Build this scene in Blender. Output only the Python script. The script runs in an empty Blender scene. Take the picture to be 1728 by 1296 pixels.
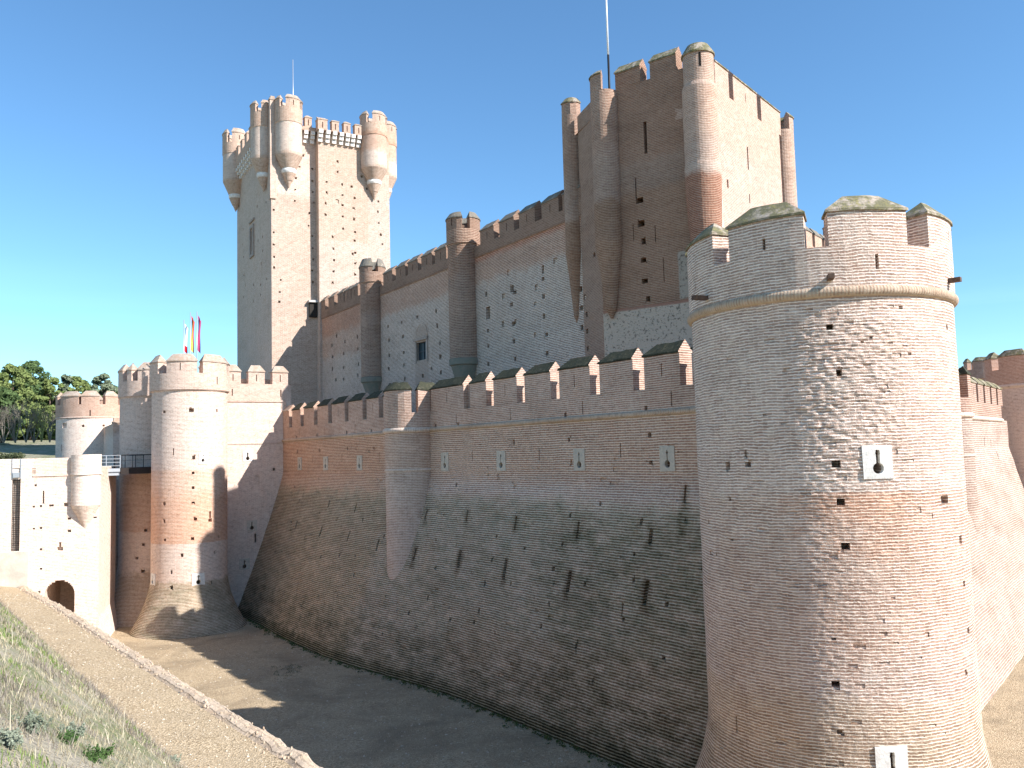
import bpy, bmesh, math, random
import numpy as np
from mathutils import Vector, noise
from math import radians, sin, cos, pi, tan, atan2, sqrt
random.seed(7)
SC = bpy.context.scene
COL = SC.collection
# ------------------------------------------------------------------ camera
F = 1450.; PIT = math.atan(116/1450.); ROLL = 0.0264; ZE = 11.
FW = np.array([0, cos(PIT), sin(PIT)]); R0 = np.array([1., 0, 0]); U0 = np.cross(R0, FW)
RT = R0*cos(ROLL)-U0*sin(ROLL); UP = U0*cos(ROLL)+R0*sin(ROLL)
CAM = np.array([0, 0, ZE])
cd = bpy.data.cameras.new('camera'); cam = bpy.data.objects.new('camera', cd); COL.objects.link(cam)
cd.sensor_width = 36.; cd.lens = 36.*F/1728.; cd.clip_end = 6000; cd.clip_start = .1
from mathutils import Matrix
m = Matrix(((RT[0], UP[0], -FW[0], CAM[0]), (RT[1], UP[1], -FW[1], CAM[1]), (RT[2], UP[2], -FW[2], CAM[2]), (0, 0, 0, 1)))
cam.matrix_world = m
SC.camera = cam
# ------------------------------------------------------------------ sky, sun, exposure
SUN_AZ, SUN_EL = 117.5, 36.6
w = bpy.data.worlds.new('World'); SC.world = w; w.use_nodes = True
wn = w.node_tree.nodes; wl = w.node_tree.links
bg = wn['Background']
sky = wn.new('ShaderNodeTexSky'); sky.sky_type = 'NISHITA'; sky.sun_disc = False
sky.sun_elevation = radians(SUN_EL); sky.sun_rotation = radians(SUN_AZ)
sky.altitude = 700; sky.air_density = 1.0; sky.dust_density = .15; sky.ozone_density = 2.2
# thin cirrus low in the sky
geo = wn.new('ShaderNodeTexCoord'); mp = wn.new('ShaderNodeMapping'); mp.inputs['Scale'].default_value = (1.2, 1.2, 16)
nz = wn.new('ShaderNodeTexNoise'); nz.inputs['Scale'].default_value = 1.6; nz.inputs['Detail'].default_value = 6; nz.inputs['Distortion'].default_value = .5
rmp = wn.new('ShaderNodeMapRange'); rmp.inputs['From Min'].default_value = .5; rmp.inputs['From Max'].default_value = .8
sp = wn.new('ShaderNodeSeparateXYZ'); band = wn.new('ShaderNodeMapRange')
band.inputs['From Min'].default_value = .22; band.inputs['From Max'].default_value = .05
mu = wn.new('ShaderNodeMath'); mu.operation = 'MULTIPLY'; mu2 = wn.new('ShaderNodeMath'); mu2.operation = 'MULTIPLY'; mu2.inputs[1].default_value = .22
mx = wn.new('ShaderNodeMix'); mx.data_type = 'RGBA'; mx.inputs['B'].default_value = (6.5, 7.2, 8.2, 1)
wl.new(geo.outputs['Generated'], mp.inputs['Vector']); wl.new(mp.outputs[0], nz.inputs['Vector']); wl.new(nz.outputs['Fac'], rmp.inputs['Value'])
wl.new(geo.outputs['Generated'], sp.inputs[0]); wl.new(sp.outputs['Z'], band.inputs['Value'])
wl.new(rmp.outputs[0], mu.inputs[0]); wl.new(band.outputs[0], mu.inputs[1]); wl.new(mu.outputs[0], mu2.inputs[0])
wl.new(mu2.outputs[0], mx.inputs['Factor']); wl.new(sky.outputs[0], mx.inputs['A']); tn = wn.new('ShaderNodeMix'); tn.data_type = 'RGBA'; tn.blend_type = 'MULTIPLY'; tn.inputs['Factor'].default_value = 1.; tn.inputs['B'].default_value = (.70, .98, 1.10, 1)
wl.new(mx.outputs['Result'], tn.inputs['A']); wl.new(tn.outputs['Result'], bg.inputs['Color'])
bg.inputs['Strength'].default_value = .1
sd = bpy.data.lights.new('sun', 'SUN'); sd.energy = 4.6; sd.angle = radians(.53); sd.color = (1, .965, .945)
so = bpy.data.objects.new('sun', sd); COL.objects.link(so)
sv = Vector((cos(radians(SUN_EL))*sin(radians(SUN_AZ)), cos(radians(SUN_EL))*cos(radians(SUN_AZ)), sin(radians(SUN_EL))))
so.rotation_euler = sv.to_track_quat('Z', 'Y').to_euler(); so.location = (30, -20, 60)
SC.view_settings.view_transform = 'Standard'; SC.view_settings.look = 'None'
SC.view_settings.exposure = 1.03; SC.view_settings.gamma = 1
# ------------------------------------------------------------------ frames
AZ0 = -35.1813
def azv(a): a = radians(a); return np.array([sin(a), cos(a)])
DD = azv(AZ0); NN = np.array([DD[1], -DD[0]])
def W(s, n): return DD*s+NN*n
def ray(x, y): return FW+RT*(x-864)/F-UP*(y-648)/F
class Fr:           # straight wall: a along az, b inward depth; out = +1 if outward is to the right of the direction
    def __init__(s, o, az, out=1):
        s.o = np.array(o, float); s.d = azv(az); s.m = np.array([s.d[1], -s.d[0]])*out; s.az = az; s.curve = None
    def p(s, a, b, z):
        q = s.o+s.d*a-s.m*b; return (q[0], q[1], z)
    def hit(s, x, y, b=0.):
        r = ray(x, y); o = s.o-s.m*b
        t = ((o-CAM[:2])@s.m)/(r[:2]@s.m); q = CAM+r*t
        return float((q[:2]-s.o)@s.d), float(q[2])
class Cy:           # round wall: a = arc length (ccw from +X), b inward depth
    def __init__(s, c, R):
        s.c = np.array(c, float); s.R = R; s.curve = R
        s.tc = math.atan2(-s.c[1], -s.c[0]) if False else math.atan2(-s.c[1], -s.c[0])
    def p(s, a, b, z):
        t = a/s.R; r = s.R-b; return (s.c[0]+r*cos(t), s.c[1]+r*sin(t), z)
    def hit(s, x, y, b=0.):
        r = ray(x, y); R = s.R-b; dx, dy = r[0], r[1]; cx, cy = -s.c[0], -s.c[1]
        A = dx*dx+dy*dy; B = 2*(dx*cx+dy*cy); Cc = cx*cx+cy*cy-R*R; disc = B*B-4*A*Cc
        if disc < 0: t = -B/(2*A)
        else: t = (-B-sqrt(disc))/(2*A)
        q = CAM+r*t; th = math.atan2(q[1]-s.c[1], q[0]-s.c[0]); th = s.tc+((th-s.tc+pi) % (2*pi))-pi
        return th*s.R, float(q[2])
def hitoff(fr, x, y, off):
    b = 0.
    for i in range(12):
        a, z = fr.hit(x, y, b); b = .5*b+.5*(-off(a, z))
    return a, z
# ------------------------------------------------------------------ object helpers
WLOC = {}
class MB:
    def __init__(s): s.v = []; s.f = []; s.uv = []; s.sm = []
    def quad(s, P, UV=None, smooth=False):
        i = len(s.v); s.v += [tuple(p) for p in P]; s.f.append(tuple(range(i, i+len(P))))
        s.uv.append(UV or [(p[0], p[2]) for p in P]); s.sm.append(smooth)
    def box(s, c, size, rz=0.):
        hx, hy, hz = [q/2 for q in size]; cr, sr = cos(rz), sin(rz)
        P = [(c[0]+x*cr-y*sr, c[1]+x*sr+y*cr, c[2]+z) for x, y, z in [(-hx,-hy,-hz),(hx,-hy,-hz),(hx,hy,-hz),(-hx,hy,-hz),(-hx,-hy,hz),(hx,-hy,hz),(hx,hy,hz),(-hx,hy,hz)]]
        for f in [(0,3,2,1),(4,5,6,7),(0,1,5,4),(1,2,6,5),(2,3,7,6),(3,0,4,7)]: s.quad([P[k] for k in f])
    def fbox(s, fr, a0, a1, b0, b1, z0, z1, na=1):     # box in wall frame
        for k in range(na):
            p0 = a0+(a1-a0)*k/na; p1 = a0+(a1-a0)*(k+1)/na
            s.quad([fr.p(p0,b0,z0), fr.p(p1,b0,z0), fr.p(p1,b0,z1), fr.p(p0,b0,z1)], [(p0,z0),(p1,z0),(p1,z1),(p0,z1)])
            s.quad([fr.p(p1,b1,z0), fr.p(p0,b1,z0), fr.p(p0,b1,z1), fr.p(p1,b1,z1)], [(p1,z0),(p0,z0),(p0,z1),(p1,z1)])
            s.quad([fr.p(p0,b0,z1), fr.p(p1,b0,z1), fr.p(p1,b1,z1), fr.p(p0,b1,z1)], [(p0,z1),(p1,z1),(p1,z1+b1-b0),(p0,z1+b1-b0)])
            s.quad([fr.p(p1,b0,z0), fr.p(p0,b0,z0), fr.p(p0,b1,z0), fr.p(p1,b1,z0)], [(p1,z0),(p0,z0),(p0,z0-b1+b0),(p1,z0-b1+b0)])
        for a in (a0, a1):
            s.quad([fr.p(a,b0,z0), fr.p(a,b1,z0), fr.p(a,b1,z1), fr.p(a,b0,z1)], [(a+b0,z0),(a+b1,z0),(a+b1,z1),(a+b0,z1)])
    def tube(s, p0, p1, r0, r1=None, n=8, cap=True):
        r1 = r0 if r1 is None else r1
        p0, p1 = Vector(p0), Vector(p1); d = (p1-p0); L = d.length; d.normalize()
        x = d.orthogonal().normalized(); y = d.cross(x)
        c0 = [p0+(x*cos(2*pi*k/n)+y*sin(2*pi*k/n))*r0 for k in range(n)]; c1 = [p1+(x*cos(2*pi*k/n)+y*sin(2*pi*k/n))*r1 for k in range(n)]
        for k in range(n):
            j = (k+1) % n; s.quad([c0[k], c0[j], c1[j], c1[k]], [(k/n,0),((k+1)/n,0),((k+1)/n,L),(k/n,L)], True)
        if cap: s.quad(c1); s.quad(c0[::-1])
    def build(s, name, mat, parent=None, label=None, weld=True):
        V = np.array(s.v); base = np.array([V[:,0].mean(), V[:,1].mean(), V[:,2].min()])
        me = bpy.data.meshes.new(name); me.from_pydata([tuple(p) for p in V-base], [], s.f)
        uvl = me.uv_layers.new(name='UVMap'); flat = [c for u in s.uv for q in u for c in q]
        uvl.data.foreach_set('uv', flat)
        me.polygons.foreach_set('use_smooth', s.sm)
        if weld:
            bm = bmesh.new(); bm.from_mesh(me); bmesh.ops.remove_doubles(bm, verts=bm.verts, dist=.0005); bm.to_mesh(me); bm.free()
        me.materials.append(mat)
        o = bpy.data.objects.new(name, me); COL.objects.link(o)
        pl = WLOC[parent.name] if parent else np.zeros(3)
        o.location = Vector(base-pl); WLOC[o.name] = base
        if parent: o.parent = parent
        if label: o['label'] = label
        return o
def tag(o, label, cat, group=None):
    o['label'] = label; o['category'] = cat
    if group: o['group'] = group
    return o
def thing(name, loc, label, cat, group=None):
    o = bpy.data.objects.new(name, None); COL.objects.link(o); o.location = loc; WLOC[o.name] = np.array(loc, float)
    return tag(o, label, cat, group)
def kind(o, k): o['kind'] = k; return o
# ------------------------------------------------------------------ materials
def newmat(name):
    m = bpy.data.materials.new(name); m.use_nodes = True; nt = m.node_tree; b = nt.nodes['Principled BSDF']
    b.inputs['Roughness'].default_value = .95
    if 'Specular IOR Level' in b.inputs: b.inputs['Specular IOR Level'].default_value = .15
    return m, nt, b
def N_(nt, t, **k):
    n = nt.nodes.new(t)
    for a, v in k.items():
        if hasattr(n, a) and a not in ('Scale',): setattr(n, a, v)
        else: n.inputs[a.replace('_', ' ')].default_value = v
    return n
def mathn(nt, op, a, b=None, c=None, clamp=False):
    n = nt.nodes.new('ShaderNodeMath'); n.operation = op; n.use_clamp = clamp
    for i, q in enumerate((a, b, c)):
        if q is None: continue
        if isinstance(q, (int, float)): n.inputs[i].default_value = q
        else: nt.links.new(q, n.inputs[i])
    return n.outputs[0]
def mapr(nt, v, a, b, c=0., d=1.):
    n = nt.nodes.new('ShaderNodeMapRange'); nt.links.new(v, n.inputs['Value'])
    for k, q in zip(('From Min','From Max','To Min','To Max'), (a, b, c, d)): n.inputs[k].default_value = q
    return n.outputs[0]
def mixc(nt, f, A, B, mode='MIX'):
    n = nt.nodes.new('ShaderNodeMix'); n.data_type = 'RGBA'; n.blend_type = mode
    for s_, q in (('Factor', f), ('A', A), ('B', B)):
        if isinstance(q, (int, float)): n.inputs[s_].default_value = q
        elif isinstance(q, tuple): n.inputs[s_].default_value = (*q[:3], 1)
        else: nt.links.new(q, n.inputs[s_])
    return n.outputs['Result']
def noisen(nt, vec, scale, detail=4, rough=.6, dist=0.):
    n = nt.nodes.new('ShaderNodeTexNoise'); n.inputs['Scale'].default_value = scale; n.inputs['Detail'].default_value = detail
    n.inputs['Roughness'].default_value = rough; n.inputs['Distortion'].default_value = dist
    if vec is not None: nt.links.new(vec, n.inputs['Vector'])
    return n.outputs['Fac']
def uvsplit(nt):
    uv = nt.nodes.new('ShaderNodeUVMap'); uv.uv_map = 'UVMap'
    s = nt.nodes.new('ShaderNodeSeparateXYZ'); nt.links.new(uv.outputs[0], s.inputs[0]); return uv.outputs[0], s.outputs['X'], s.outputs['Y']
WB1, WB2, WM = (.38,.235,.175), (.48,.325,.25), (.80,.695,.60)
def brick(name, c1=WB1, c2=WB2, mo=WM, row=.078, bw=.29, mort=.3, zones=(), dark=.25, darkc=(.42,.36,.32), dscale=.35, pit=.3, bump=.5, wave=.012, pale=.25, swap=False, streak=0., mkeep=.6):
    m, nt, bs = newmat(name); L = nt.links.new
    uv, u, v = uvsplit(nt)
    geo = nt.nodes.new('ShaderNodeNewGeometry'); pos = geo.outputs['Position']
    w1 = noisen(nt, pos, 1.1, 3); w2 = noisen(nt, pos, 9., 2)
    wv = mathn(nt, 'ADD', mathn(nt, 'MULTIPLY', mathn(nt, 'SUBTRACT', w1, .5), wave*6), mathn(nt, 'MULTIPLY', mathn(nt, 'SUBTRACT', w2, .5), wave*2.2))
    vv = mathn(nt, 'ADD', v, wv)
    cb = nt.nodes.new('ShaderNodeCombineXYZ')
    if swap: L(vv, cb.inputs[0]); L(u, cb.inputs[1])
    else: L(u, cb.inputs[0]); L(vv, cb.inputs[1])
    br = nt.nodes.new('ShaderNodeTexBrick'); L(cb.outputs[0], br.inputs['Vector'])
    for k, q in (('Scale', 1.), ('Mortar Size', row*.09), ('Mortar Smooth', .25), ('Bias', 0.), ('Brick Width', bw), ('Row Height', row)): br.inputs[k].default_value = q
    br.inputs['Color1'].default_value = (*c1, 1); br.inputs['Color2'].default_value = (*c2, 1); br.inputs['Mortar'].default_value = (*mo, 1)
    tt = mathn(nt, 'FRACT', mathn(nt, 'DIVIDE', (u if swap else vv), (bw if swap else row)))
    tri = mathn(nt, 'MULTIPLY', mathn(nt, 'ABSOLUTE', mathn(nt, 'SUBTRACT', tt, .5)), 2.)
    bn = mathn(nt, 'MULTIPLY', mathn(nt, 'SUBTRACT', noisen(nt, pos, 6., 4, .7), .5), .75)
    bed = mapr(nt, mathn(nt, 'ADD', tri, bn), .50, .68)
    fac = mathn(nt, 'MAXIMUM', bed, mathn(nt, 'MULTIPLY', br.outputs['Fac'], .55))
    hm = nt.nodes.new('ShaderNodeMapping'); hm.inputs['Scale'].default_value = (.6, .6, 1.9); L(pos, hm.inputs[0]); posH = hm.outputs[0]
    cols = [br.outputs['Color'], mixc(nt, 0., mo, mo)]
    KM = [1., mkeep]
    def apply(f, fn):        # the same weathering and painted shade on bricks and, more weakly, on the mortar beds
        for q in (0, 1):
            ff = f if KM[q] == 1. else (f*KM[q] if isinstance(f, (int, float)) else mathn(nt, 'MULTIPLY', f, KM[q]))
            cols[q] = mixc(nt, ff, cols[q], fn(cols[q]))
    MUL = lambda t: (lambda c: mixc(nt, 1., c, t, 'MULTIPLY'))
    n1 = noisen(nt, pos, 5.5, 5, .7)
    apply(mapr(nt, n1, .5, .75, 0, .6), lambda c: (.20,.13,.10))
    n2 = noisen(nt, pos, 2.2, 6, .75)
    apply(mapr(nt, n2, .52, .7, 0, pale), lambda c: (.80,.71,.62))
    n3 = noisen(nt, posH, dscale*1.2, 7, .7)
    apply(mapr(nt, n3, .45, .68, 0, dark), MUL(darkc))
    n5 = noisen(nt, pos, .55, 5, .7, .4)
    apply(mapr(nt, n5, .5, .7, 0, .35), MUL((1.0,.82,.70)))
    edgeN = mathn(nt, 'SUBTRACT', noisen(nt, pos, 1.4, 5, .65), .5)
    for zz in zones:
        u0, u1, v0, v1, tint, st, edge, mode = zz
        eu, e0, e1 = edge if isinstance(edge, tuple) else (edge, edge, edge)
        f = None
        for q0, lo, hi, el, eh in ((u, u0, u1, eu, eu), (v, v0, v1, e0, e1)):
            if lo is not None:
                q = mathn(nt, 'ADD', q0, mathn(nt, 'MULTIPLY', edgeN, el*3))
                g = mapr(nt, q, lo-el*.5, lo+el*.5); f = g if f is None else mathn(nt, 'MULTIPLY', f, g)
            if hi is not None:
                q = mathn(nt, 'ADD', q0, mathn(nt, 'MULTIPLY', edgeN, eh*3))
                g = mapr(nt, q, hi+eh*.5, hi-eh*.5); f = g if f is None else mathn(nt, 'MULTIPLY', f, g)
        f = mathn(nt, 'MULTIPLY', f, st)
        if mode == 'mul': apply(f, MUL(tint))
        elif mode == 'lichen':
            nn = mapr(nt, mathn(nt, 'ADD', mathn(nt, 'MULTIPLY', noisen(nt, posH, 1.3, 8, .74), .65), mathn(nt, 'MULTIPLY', noisen(nt, posH, 8., 5, .8), .35)), .38, .62); f = mathn(nt, 'MULTIPLY', f, nn)
            apply(f, MUL(tint))
        elif mode == 'plaster':
            pn = mapr(nt, noisen(nt, pos, 6.5, 6, .75), .54, .61, 0, .85); pc = mixc(nt, pn, tint, (.10,.085,.07))
            for q in (0, 1): cols[q] = mixc(nt, f, cols[q], pc)
        else:
            for q in (0, 1): cols[q] = mixc(nt, f, cols[q], tint)
    if streak > 0:
        mp = nt.nodes.new('ShaderNodeMapping'); mp.inputs['Scale'].default_value = (1.6, .12, 1); L(uv, mp.inputs[0])
        sn = noisen(nt, mp.outputs[0], 1.5, 5, .6); apply(mapr(nt, sn, .5, .75, 0, streak), MUL((.5,.46,.40)))
    col = mixc(nt, bed, cols[0], cols[1])
    pn = noisen(nt, pos, 7., 4, .8); pm = mapr(nt, pn, .66, .74, 0, pit)
    col = mixc(nt, pm, col, (.12,.09,.075))
    col = mixc(nt, 1., col, (1.02,.963,.91), 'MULTIPLY')
    L(col, bs.inputs['Base Color'])
    h = mathn(nt, 'MULTIPLY', fac, .9)
    h = mathn(nt, 'ADD', h, mathn(nt, 'MULTIPLY', noisen(nt, pos, 14., 4, .7), .9))
    h = mathn(nt, 'ADD', h, mathn(nt, 'MULTIPLY', n2, 1.6))
    h = mathn(nt, 'SUBTRACT', h, mathn(nt, 'MULTIPLY', pm, 1.5))
    bp = nt.nodes.new('ShaderNodeBump'); bp.inputs['Strength'].default_value = bump; bp.inputs['Distance'].default_value = .03
    L(h, bp.inputs['Height']); L(bp.outputs[0], bs.inputs['Normal'])
    return m
def simple(name, col, rough=.9, nscale=0, var=.2, c2=None, bump=0., bscale=20, metal=0.):
    m, nt, bs = newmat(name); bs.inputs['Roughness'].default_value = rough; bs.inputs['Metallic'].default_value = metal
    if nscale:
        geo = nt.nodes.new('ShaderNodeNewGeometry'); n = noisen(nt, geo.outputs['Position'], nscale, 6, .7)
        c = mixc(nt, mapr(nt, n, .35, .65), col, c2 or tuple(q*(1-var) for q in col)); nt.links.new(c, bs.inputs['Base Color'])
        if bump:
            n2 = noisen(nt, geo.outputs['Position'], bscale, 5, .7); bp = nt.nodes.new('ShaderNodeBump'); bp.inputs['Strength'].default_value = bump; bp.inputs['Distance'].default_value = .03
            nt.links.new(n2, bp.inputs['Height']); nt.links.new(bp.outputs[0], bs.inputs['Normal'])
    else: bs.inputs['Base Color'].default_value = (*col, 1)
    return m
def coping_mat(name, moss, lich, amt):
    m, nt, bs = newmat(name); geo = nt.nodes.new('ShaderNodeNewGeometry'); pos = geo.outputs['Position']
    uv, u, v = uvsplit(nt)
    br = nt.nodes.new('ShaderNodeTexBrick'); nt.links.new(uv, br.inputs['Vector'])
    for k, q in (('Scale', 1.), ('Mortar Size', .012), ('Mortar Smooth', .3), ('Brick Width', .28), ('Row Height', .075)): br.inputs[k].default_value = q
    br.inputs['Color1'].default_value = (.38,.30,.24,1); br.inputs['Color2'].default_value = (.50,.41,.34,1); br.inputs['Mortar'].default_value = (.48,.41,.33,1)
    col = br.outputs['Color']
    a = noisen(nt, pos, 2.6, 6, .7); b = noisen(nt, pos, 6., 6, .8)
    col = mixc(nt, mapr(nt, a, .5-amt*.3, .62-amt*.25), col, moss)
    col = mixc(nt, mapr(nt, b, .52, .66, 0, .8), col, lich)
    nt.links.new(col, bs.inputs['Base Color'])
    h = mathn(nt, 'ADD', mathn(nt, 'MULTIPLY', br.outputs['Fac'], .8), mathn(nt, 'MULTIPLY', b, 1.5)); bp = nt.nodes.new('ShaderNodeBump'); bp.inputs['Strength'].default_value = .6; bp.inputs['Distance'].default_value = .04
    nt.links.new(h, bp.inputs['Height']); nt.links.new(bp.outputs[0], bs.inputs['Normal'])
    return m
M_cop_moss = coping_mat('mossy_coping', (.05,.052,.034), (.13,.115,.075), .95)
M_cop_warm = coping_mat('lichen_coping', (.17,.155,.09), (.33,.28,.10), .4)
M_cop_grey = coping_mat('grey_coping', (.20,.18,.15), (.30,.25,.15), .6)
M_cop_red = coping_mat('brick_coping', (.42,.30,.22), (.36,.28,.18), .2)
M_cordon = brick('cordon_brick', row=.3, bw=.085, mort=.12, c1=(.55,.40,.32), c2=(.68,.54,.45), dark=.4, bump=.8, wave=.004)
M_cordon_y = brick('lichen_cordon_brick', row=.3, bw=.085, mort=.12, c1=(.36,.25,.18), c2=(.49,.37,.28), mo=(.50,.41,.31), dark=.4, bump=.8, wave=.004)
M_plate = simple('white_limestone', (.80,.76,.69), .9, 7, c2=(.62,.58,.52), bump=.5)
M_plate_shade = simple('shade_toned_limestone', (.62,.52,.41), .9, 6, c2=(.44,.38,.31), bump=.5)  # darker, warmer copy of the white plate stone, shade put into its colour
M_stone_green = simple('algae_stone', (.17,.19,.15), .9, 3, c2=(.25,.22,.18), bump=.6)
M_stone_white = simple('corbel_stone', (.86,.82,.76), .9, 5, c2=(.62,.56,.5), bump=.4)
M_dark = simple('slit_shade_black', (.012,.011,.01), 1.)
M_iron = simple('dark_iron', (.03,.03,.032), .55, metal=.6)
M_grey_metal = simple('grey_steel', (.45,.46,.47), .4, metal=.5)
M_spout = simple('rust_spout', (.16,.10,.07), .8, 8, c2=(.08,.05,.04))
M_glass = simple('dark_glazing', (.05,.07,.08), .2)
M_plaster = simple('cement_render', (.60,.54,.45), .95, 1.2, c2=(.42,.39,.33), bump=.4, bscale=8)
# ------------------------------------------------------------------ surface builders
def brk(a0, a1, step):
    n = max(1, int(round((a1-a0)/step))); return [a0+(a1-a0)*k/n for k in range(n+1)]
def skin(mb, fr, A, Z, holes=(), off=None, jit=True):
    A = list(A); Z = list(Z); a0, a1, z0, z1 = A[0], A[-1], Z[0], Z[-1]
    hs = []
    for h in holes:
        ca, cz, wa, hz, dep = h
        if jit: wa *= random.uniform(.8, 1.15); hz *= random.uniform(.8, 1.15)
        l, r, lo, hi = ca-wa/2, ca+wa/2, cz-hz/2, cz+hz/2
        if l <= a0+.01 or r >= a1-.01 or lo <= z0+.01 or hi >= z1-.01: continue
        hs.append((l, r, lo, hi, dep)); A += [l, r]; Z += [lo, hi]
        if jit and dep > .15 and hz < .5:    # broken edge bricks round the hole
            for q in range(random.choice((0, 1, 2))):
                sl = random.uniform(l-.09, r-.04); sr = sl+random.uniform(.07, .14); sb = random.choice((lo-.06, hi)); hs.append((sl, sr, sb, sb+.06, .06)); A += [sl, sr]; Z += [sb, sb+.06]
    A = sorted(set(round(q, 4) for q in A)); Z = sorted(set(round(q, 4) for q in Z))
    na, nz = len(A)-1, len(Z)-1
    dep = np.zeros((na, nz)); Am = np.array([(A[i]+A[i+1])/2 for i in range(na)]); Zm = np.array([(Z[i]+Z[i+1])/2 for i in range(nz)])
    for l, r, lo, hi, d in sorted(hs, key=lambda q: q[4]):
        ii = np.where((Am > l) & (Am < r))[0]; jj = np.where((Zm > lo) & (Zm < hi))[0]
        if len(ii) and len(jj): dep[ii[0]:ii[-1]+1, jj[0]:jj[-1]+1] = d
    O = [[(off(a, z) if off else 0.) for z in Z] for a in A]
    cache = {}
    def P(i, j, d):
        k = (i, j, d)
        if k not in cache: cache[k] = fr.p(A[i], d-O[i][j], Z[j])
        return cache[k]
    for i in range(na):
        for j in range(nz):
            d = dep[i, j]
            mb.quad([P(i,j,d), P(i+1,j,d), P(i+1,j+1,d), P(i,j+1,d)], [(A[i],Z[j]),(A[i+1],Z[j]),(A[i+1],Z[j+1]),(A[i],Z[j+1])])
            if i+1 < na and dep[i+1, j] != d:
                e = dep[i+1, j]; mb.quad([P(i+1,j,d), P(i+1,j,e), P(i+1,j+1,e), P(i+1,j+1,d)], [(A[i+1]+d,Z[j]),(A[i+1]+e,Z[j]),(A[i+1]+e,Z[j+1]),(A[i+1]+d,Z[j+1])])
            if j+1 < nz and dep[i, j+1] != d:
                e = dep[i, j+1]; mb.quad([P(i,j+1,d), P(i+1,j+1,d), P(i+1,j+1,e), P(i,j+1,e)], [(A[i],Z[j+1]+d),(A[i+1],Z[j+1]+d),(A[i+1],Z[j+1]+e),(A[i],Z[j+1]+e)])
def pxh(fr, lst, off=None, w=.2, h=.2, d=.8):
    out = []
    for q in lst:
        x, y = q[:2]; a, z = hitoff(fr, x, y, off) if off else fr.hit(x, y)
        out.append((a, z, q[2] if len(q) > 2 else w, q[3] if len(q) > 3 else h, q[4] if len(q) > 4 else d))
    return out
def merlon(par, fr, a0, a1, th, z0, ze, zr, mw, mc, slits=(), hip=.3, hip2=None, ov=.05, b0=0., name='merlon', lip=.06):
    hip2 = hip if hip2 is None else hip2; zr += random.uniform(-.03, .03)
    mb = MB(); step = .35 if fr.curve else 3.
    class F2: pass
    f2 = F2(); f2.p = lambda a, b, z: fr.p(a, b+b0, z); f2.curve = fr.curve
    A = brk(a0, a1, step)
    skin(mb, f2, A, [z0, ze], slits, jit=False)
    for i in range(len(A)-1):
        mb.quad([f2.p(A[i+1],th,z0), f2.p(A[i],th,z0), f2.p(A[i],th,ze), f2.p(A[i+1],th,ze)], [(A[i+1],z0),(A[i],z0),(A[i],ze),(A[i+1],ze)])
    for a in (a0, a1):
        mb.quad([f2.p(a,0,z0), f2.p(a,th,z0), f2.p(a,th,ze), f2.p(a,0,ze)], [(a,z0),(a+th,z0),(a+th,ze),(a,ze)])
    zg = ze+lip
    for a, hp, sg in ((a0, hip, -1), (a1, hip2, 1)):
        if hp < .1:
            aa_ = a+sg*.008; mb.quad([f2.p(aa_,-ov,ze-.002), f2.p(aa_,th+ov,ze-.002), f2.p(aa_,th+ov,zg), f2.p(aa_,th/2,zr+.02), f2.p(aa_,-ov,zg)], [(a-ov,ze),(a+th+ov,ze),(a+th+ov,zg),(a+th/2,zr),(a-ov,zg)])
    body = mb.build(name, mw, par)
    mb = MB(); e0, e1 = (a0+.004 if hip < .1 else a0-ov), (a1-.004 if hip2 < .1 else a1+ov); Ab = brk(e0, e1, .3); n = len(Ab); am = .05 if mc is M_cop_moss else .022
    class F3: pass
    f3 = F3()
    def jp(a, b, z):
        p = f2.p(a, b, z); v3 = Vector(p)*2.3; return (p[0]+am*.4*noise.noise(v3*1.7), p[1]+am*.4*noise.noise(v3*1.7+Vector((5,5,5))), p[2]+am*noise.noise(v3+Vector((9,1,3))))
    f3.p = jp
    Ar = [min(max(e0+hip+(e1-e0-hip-hip2)*k/(n-1), e0), e1) for k in range(n)]
    zl = ze+lip
    sl = sqrt((th/2+ov)**2+(zr-zl)**2)
    for k in range(n-1):
        for b, sg in ((-ov, 0), (th+ov, 1)):
            mb.quad([f3.p(Ab[k],b,ze), f3.p(Ab[k+1],b,ze), f3.p(Ab[k+1],b,zl), f3.p(Ab[k],b,zl)], [(Ab[k],0),(Ab[k+1],0),(Ab[k+1],.07),(Ab[k],.07)])
            mb.quad([f3.p(Ab[k],b,zl), f3.p(Ab[k+1],b,zl), f3.p(Ar[k+1],th/2,zr), f3.p(Ar[k],th/2,zr)], [(Ab[k],.08),(Ab[k+1],.08),(Ar[k+1],.08+sl),(Ar[k],.08+sl)])
        mb.quad([f3.p(Ab[k],-ov,ze), f3.p(Ab[k+1],-ov,ze), f3.p(Ab[k+1],th+ov,ze), f3.p(Ab[k],th+ov,ze)])
    for a, r in ((e0, Ar[0]), (e1, Ar[-1])):
        mb.quad([f3.p(a,-ov,ze), f3.p(a,th+ov,ze), f3.p(a,th+ov,zl), f3.p(a,-ov,zl)], [(0,0),(th,0),(th,.07),(0,.07)])
        mb.quad([f3.p(a,-ov,zl), f3.p(a,th+ov,zl), f3.p(r,th/2,zr)], [(0,.08),(th,.08),(th/2,.08+sl)])
    mb.build('coping', mc, body)
    return body
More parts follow.
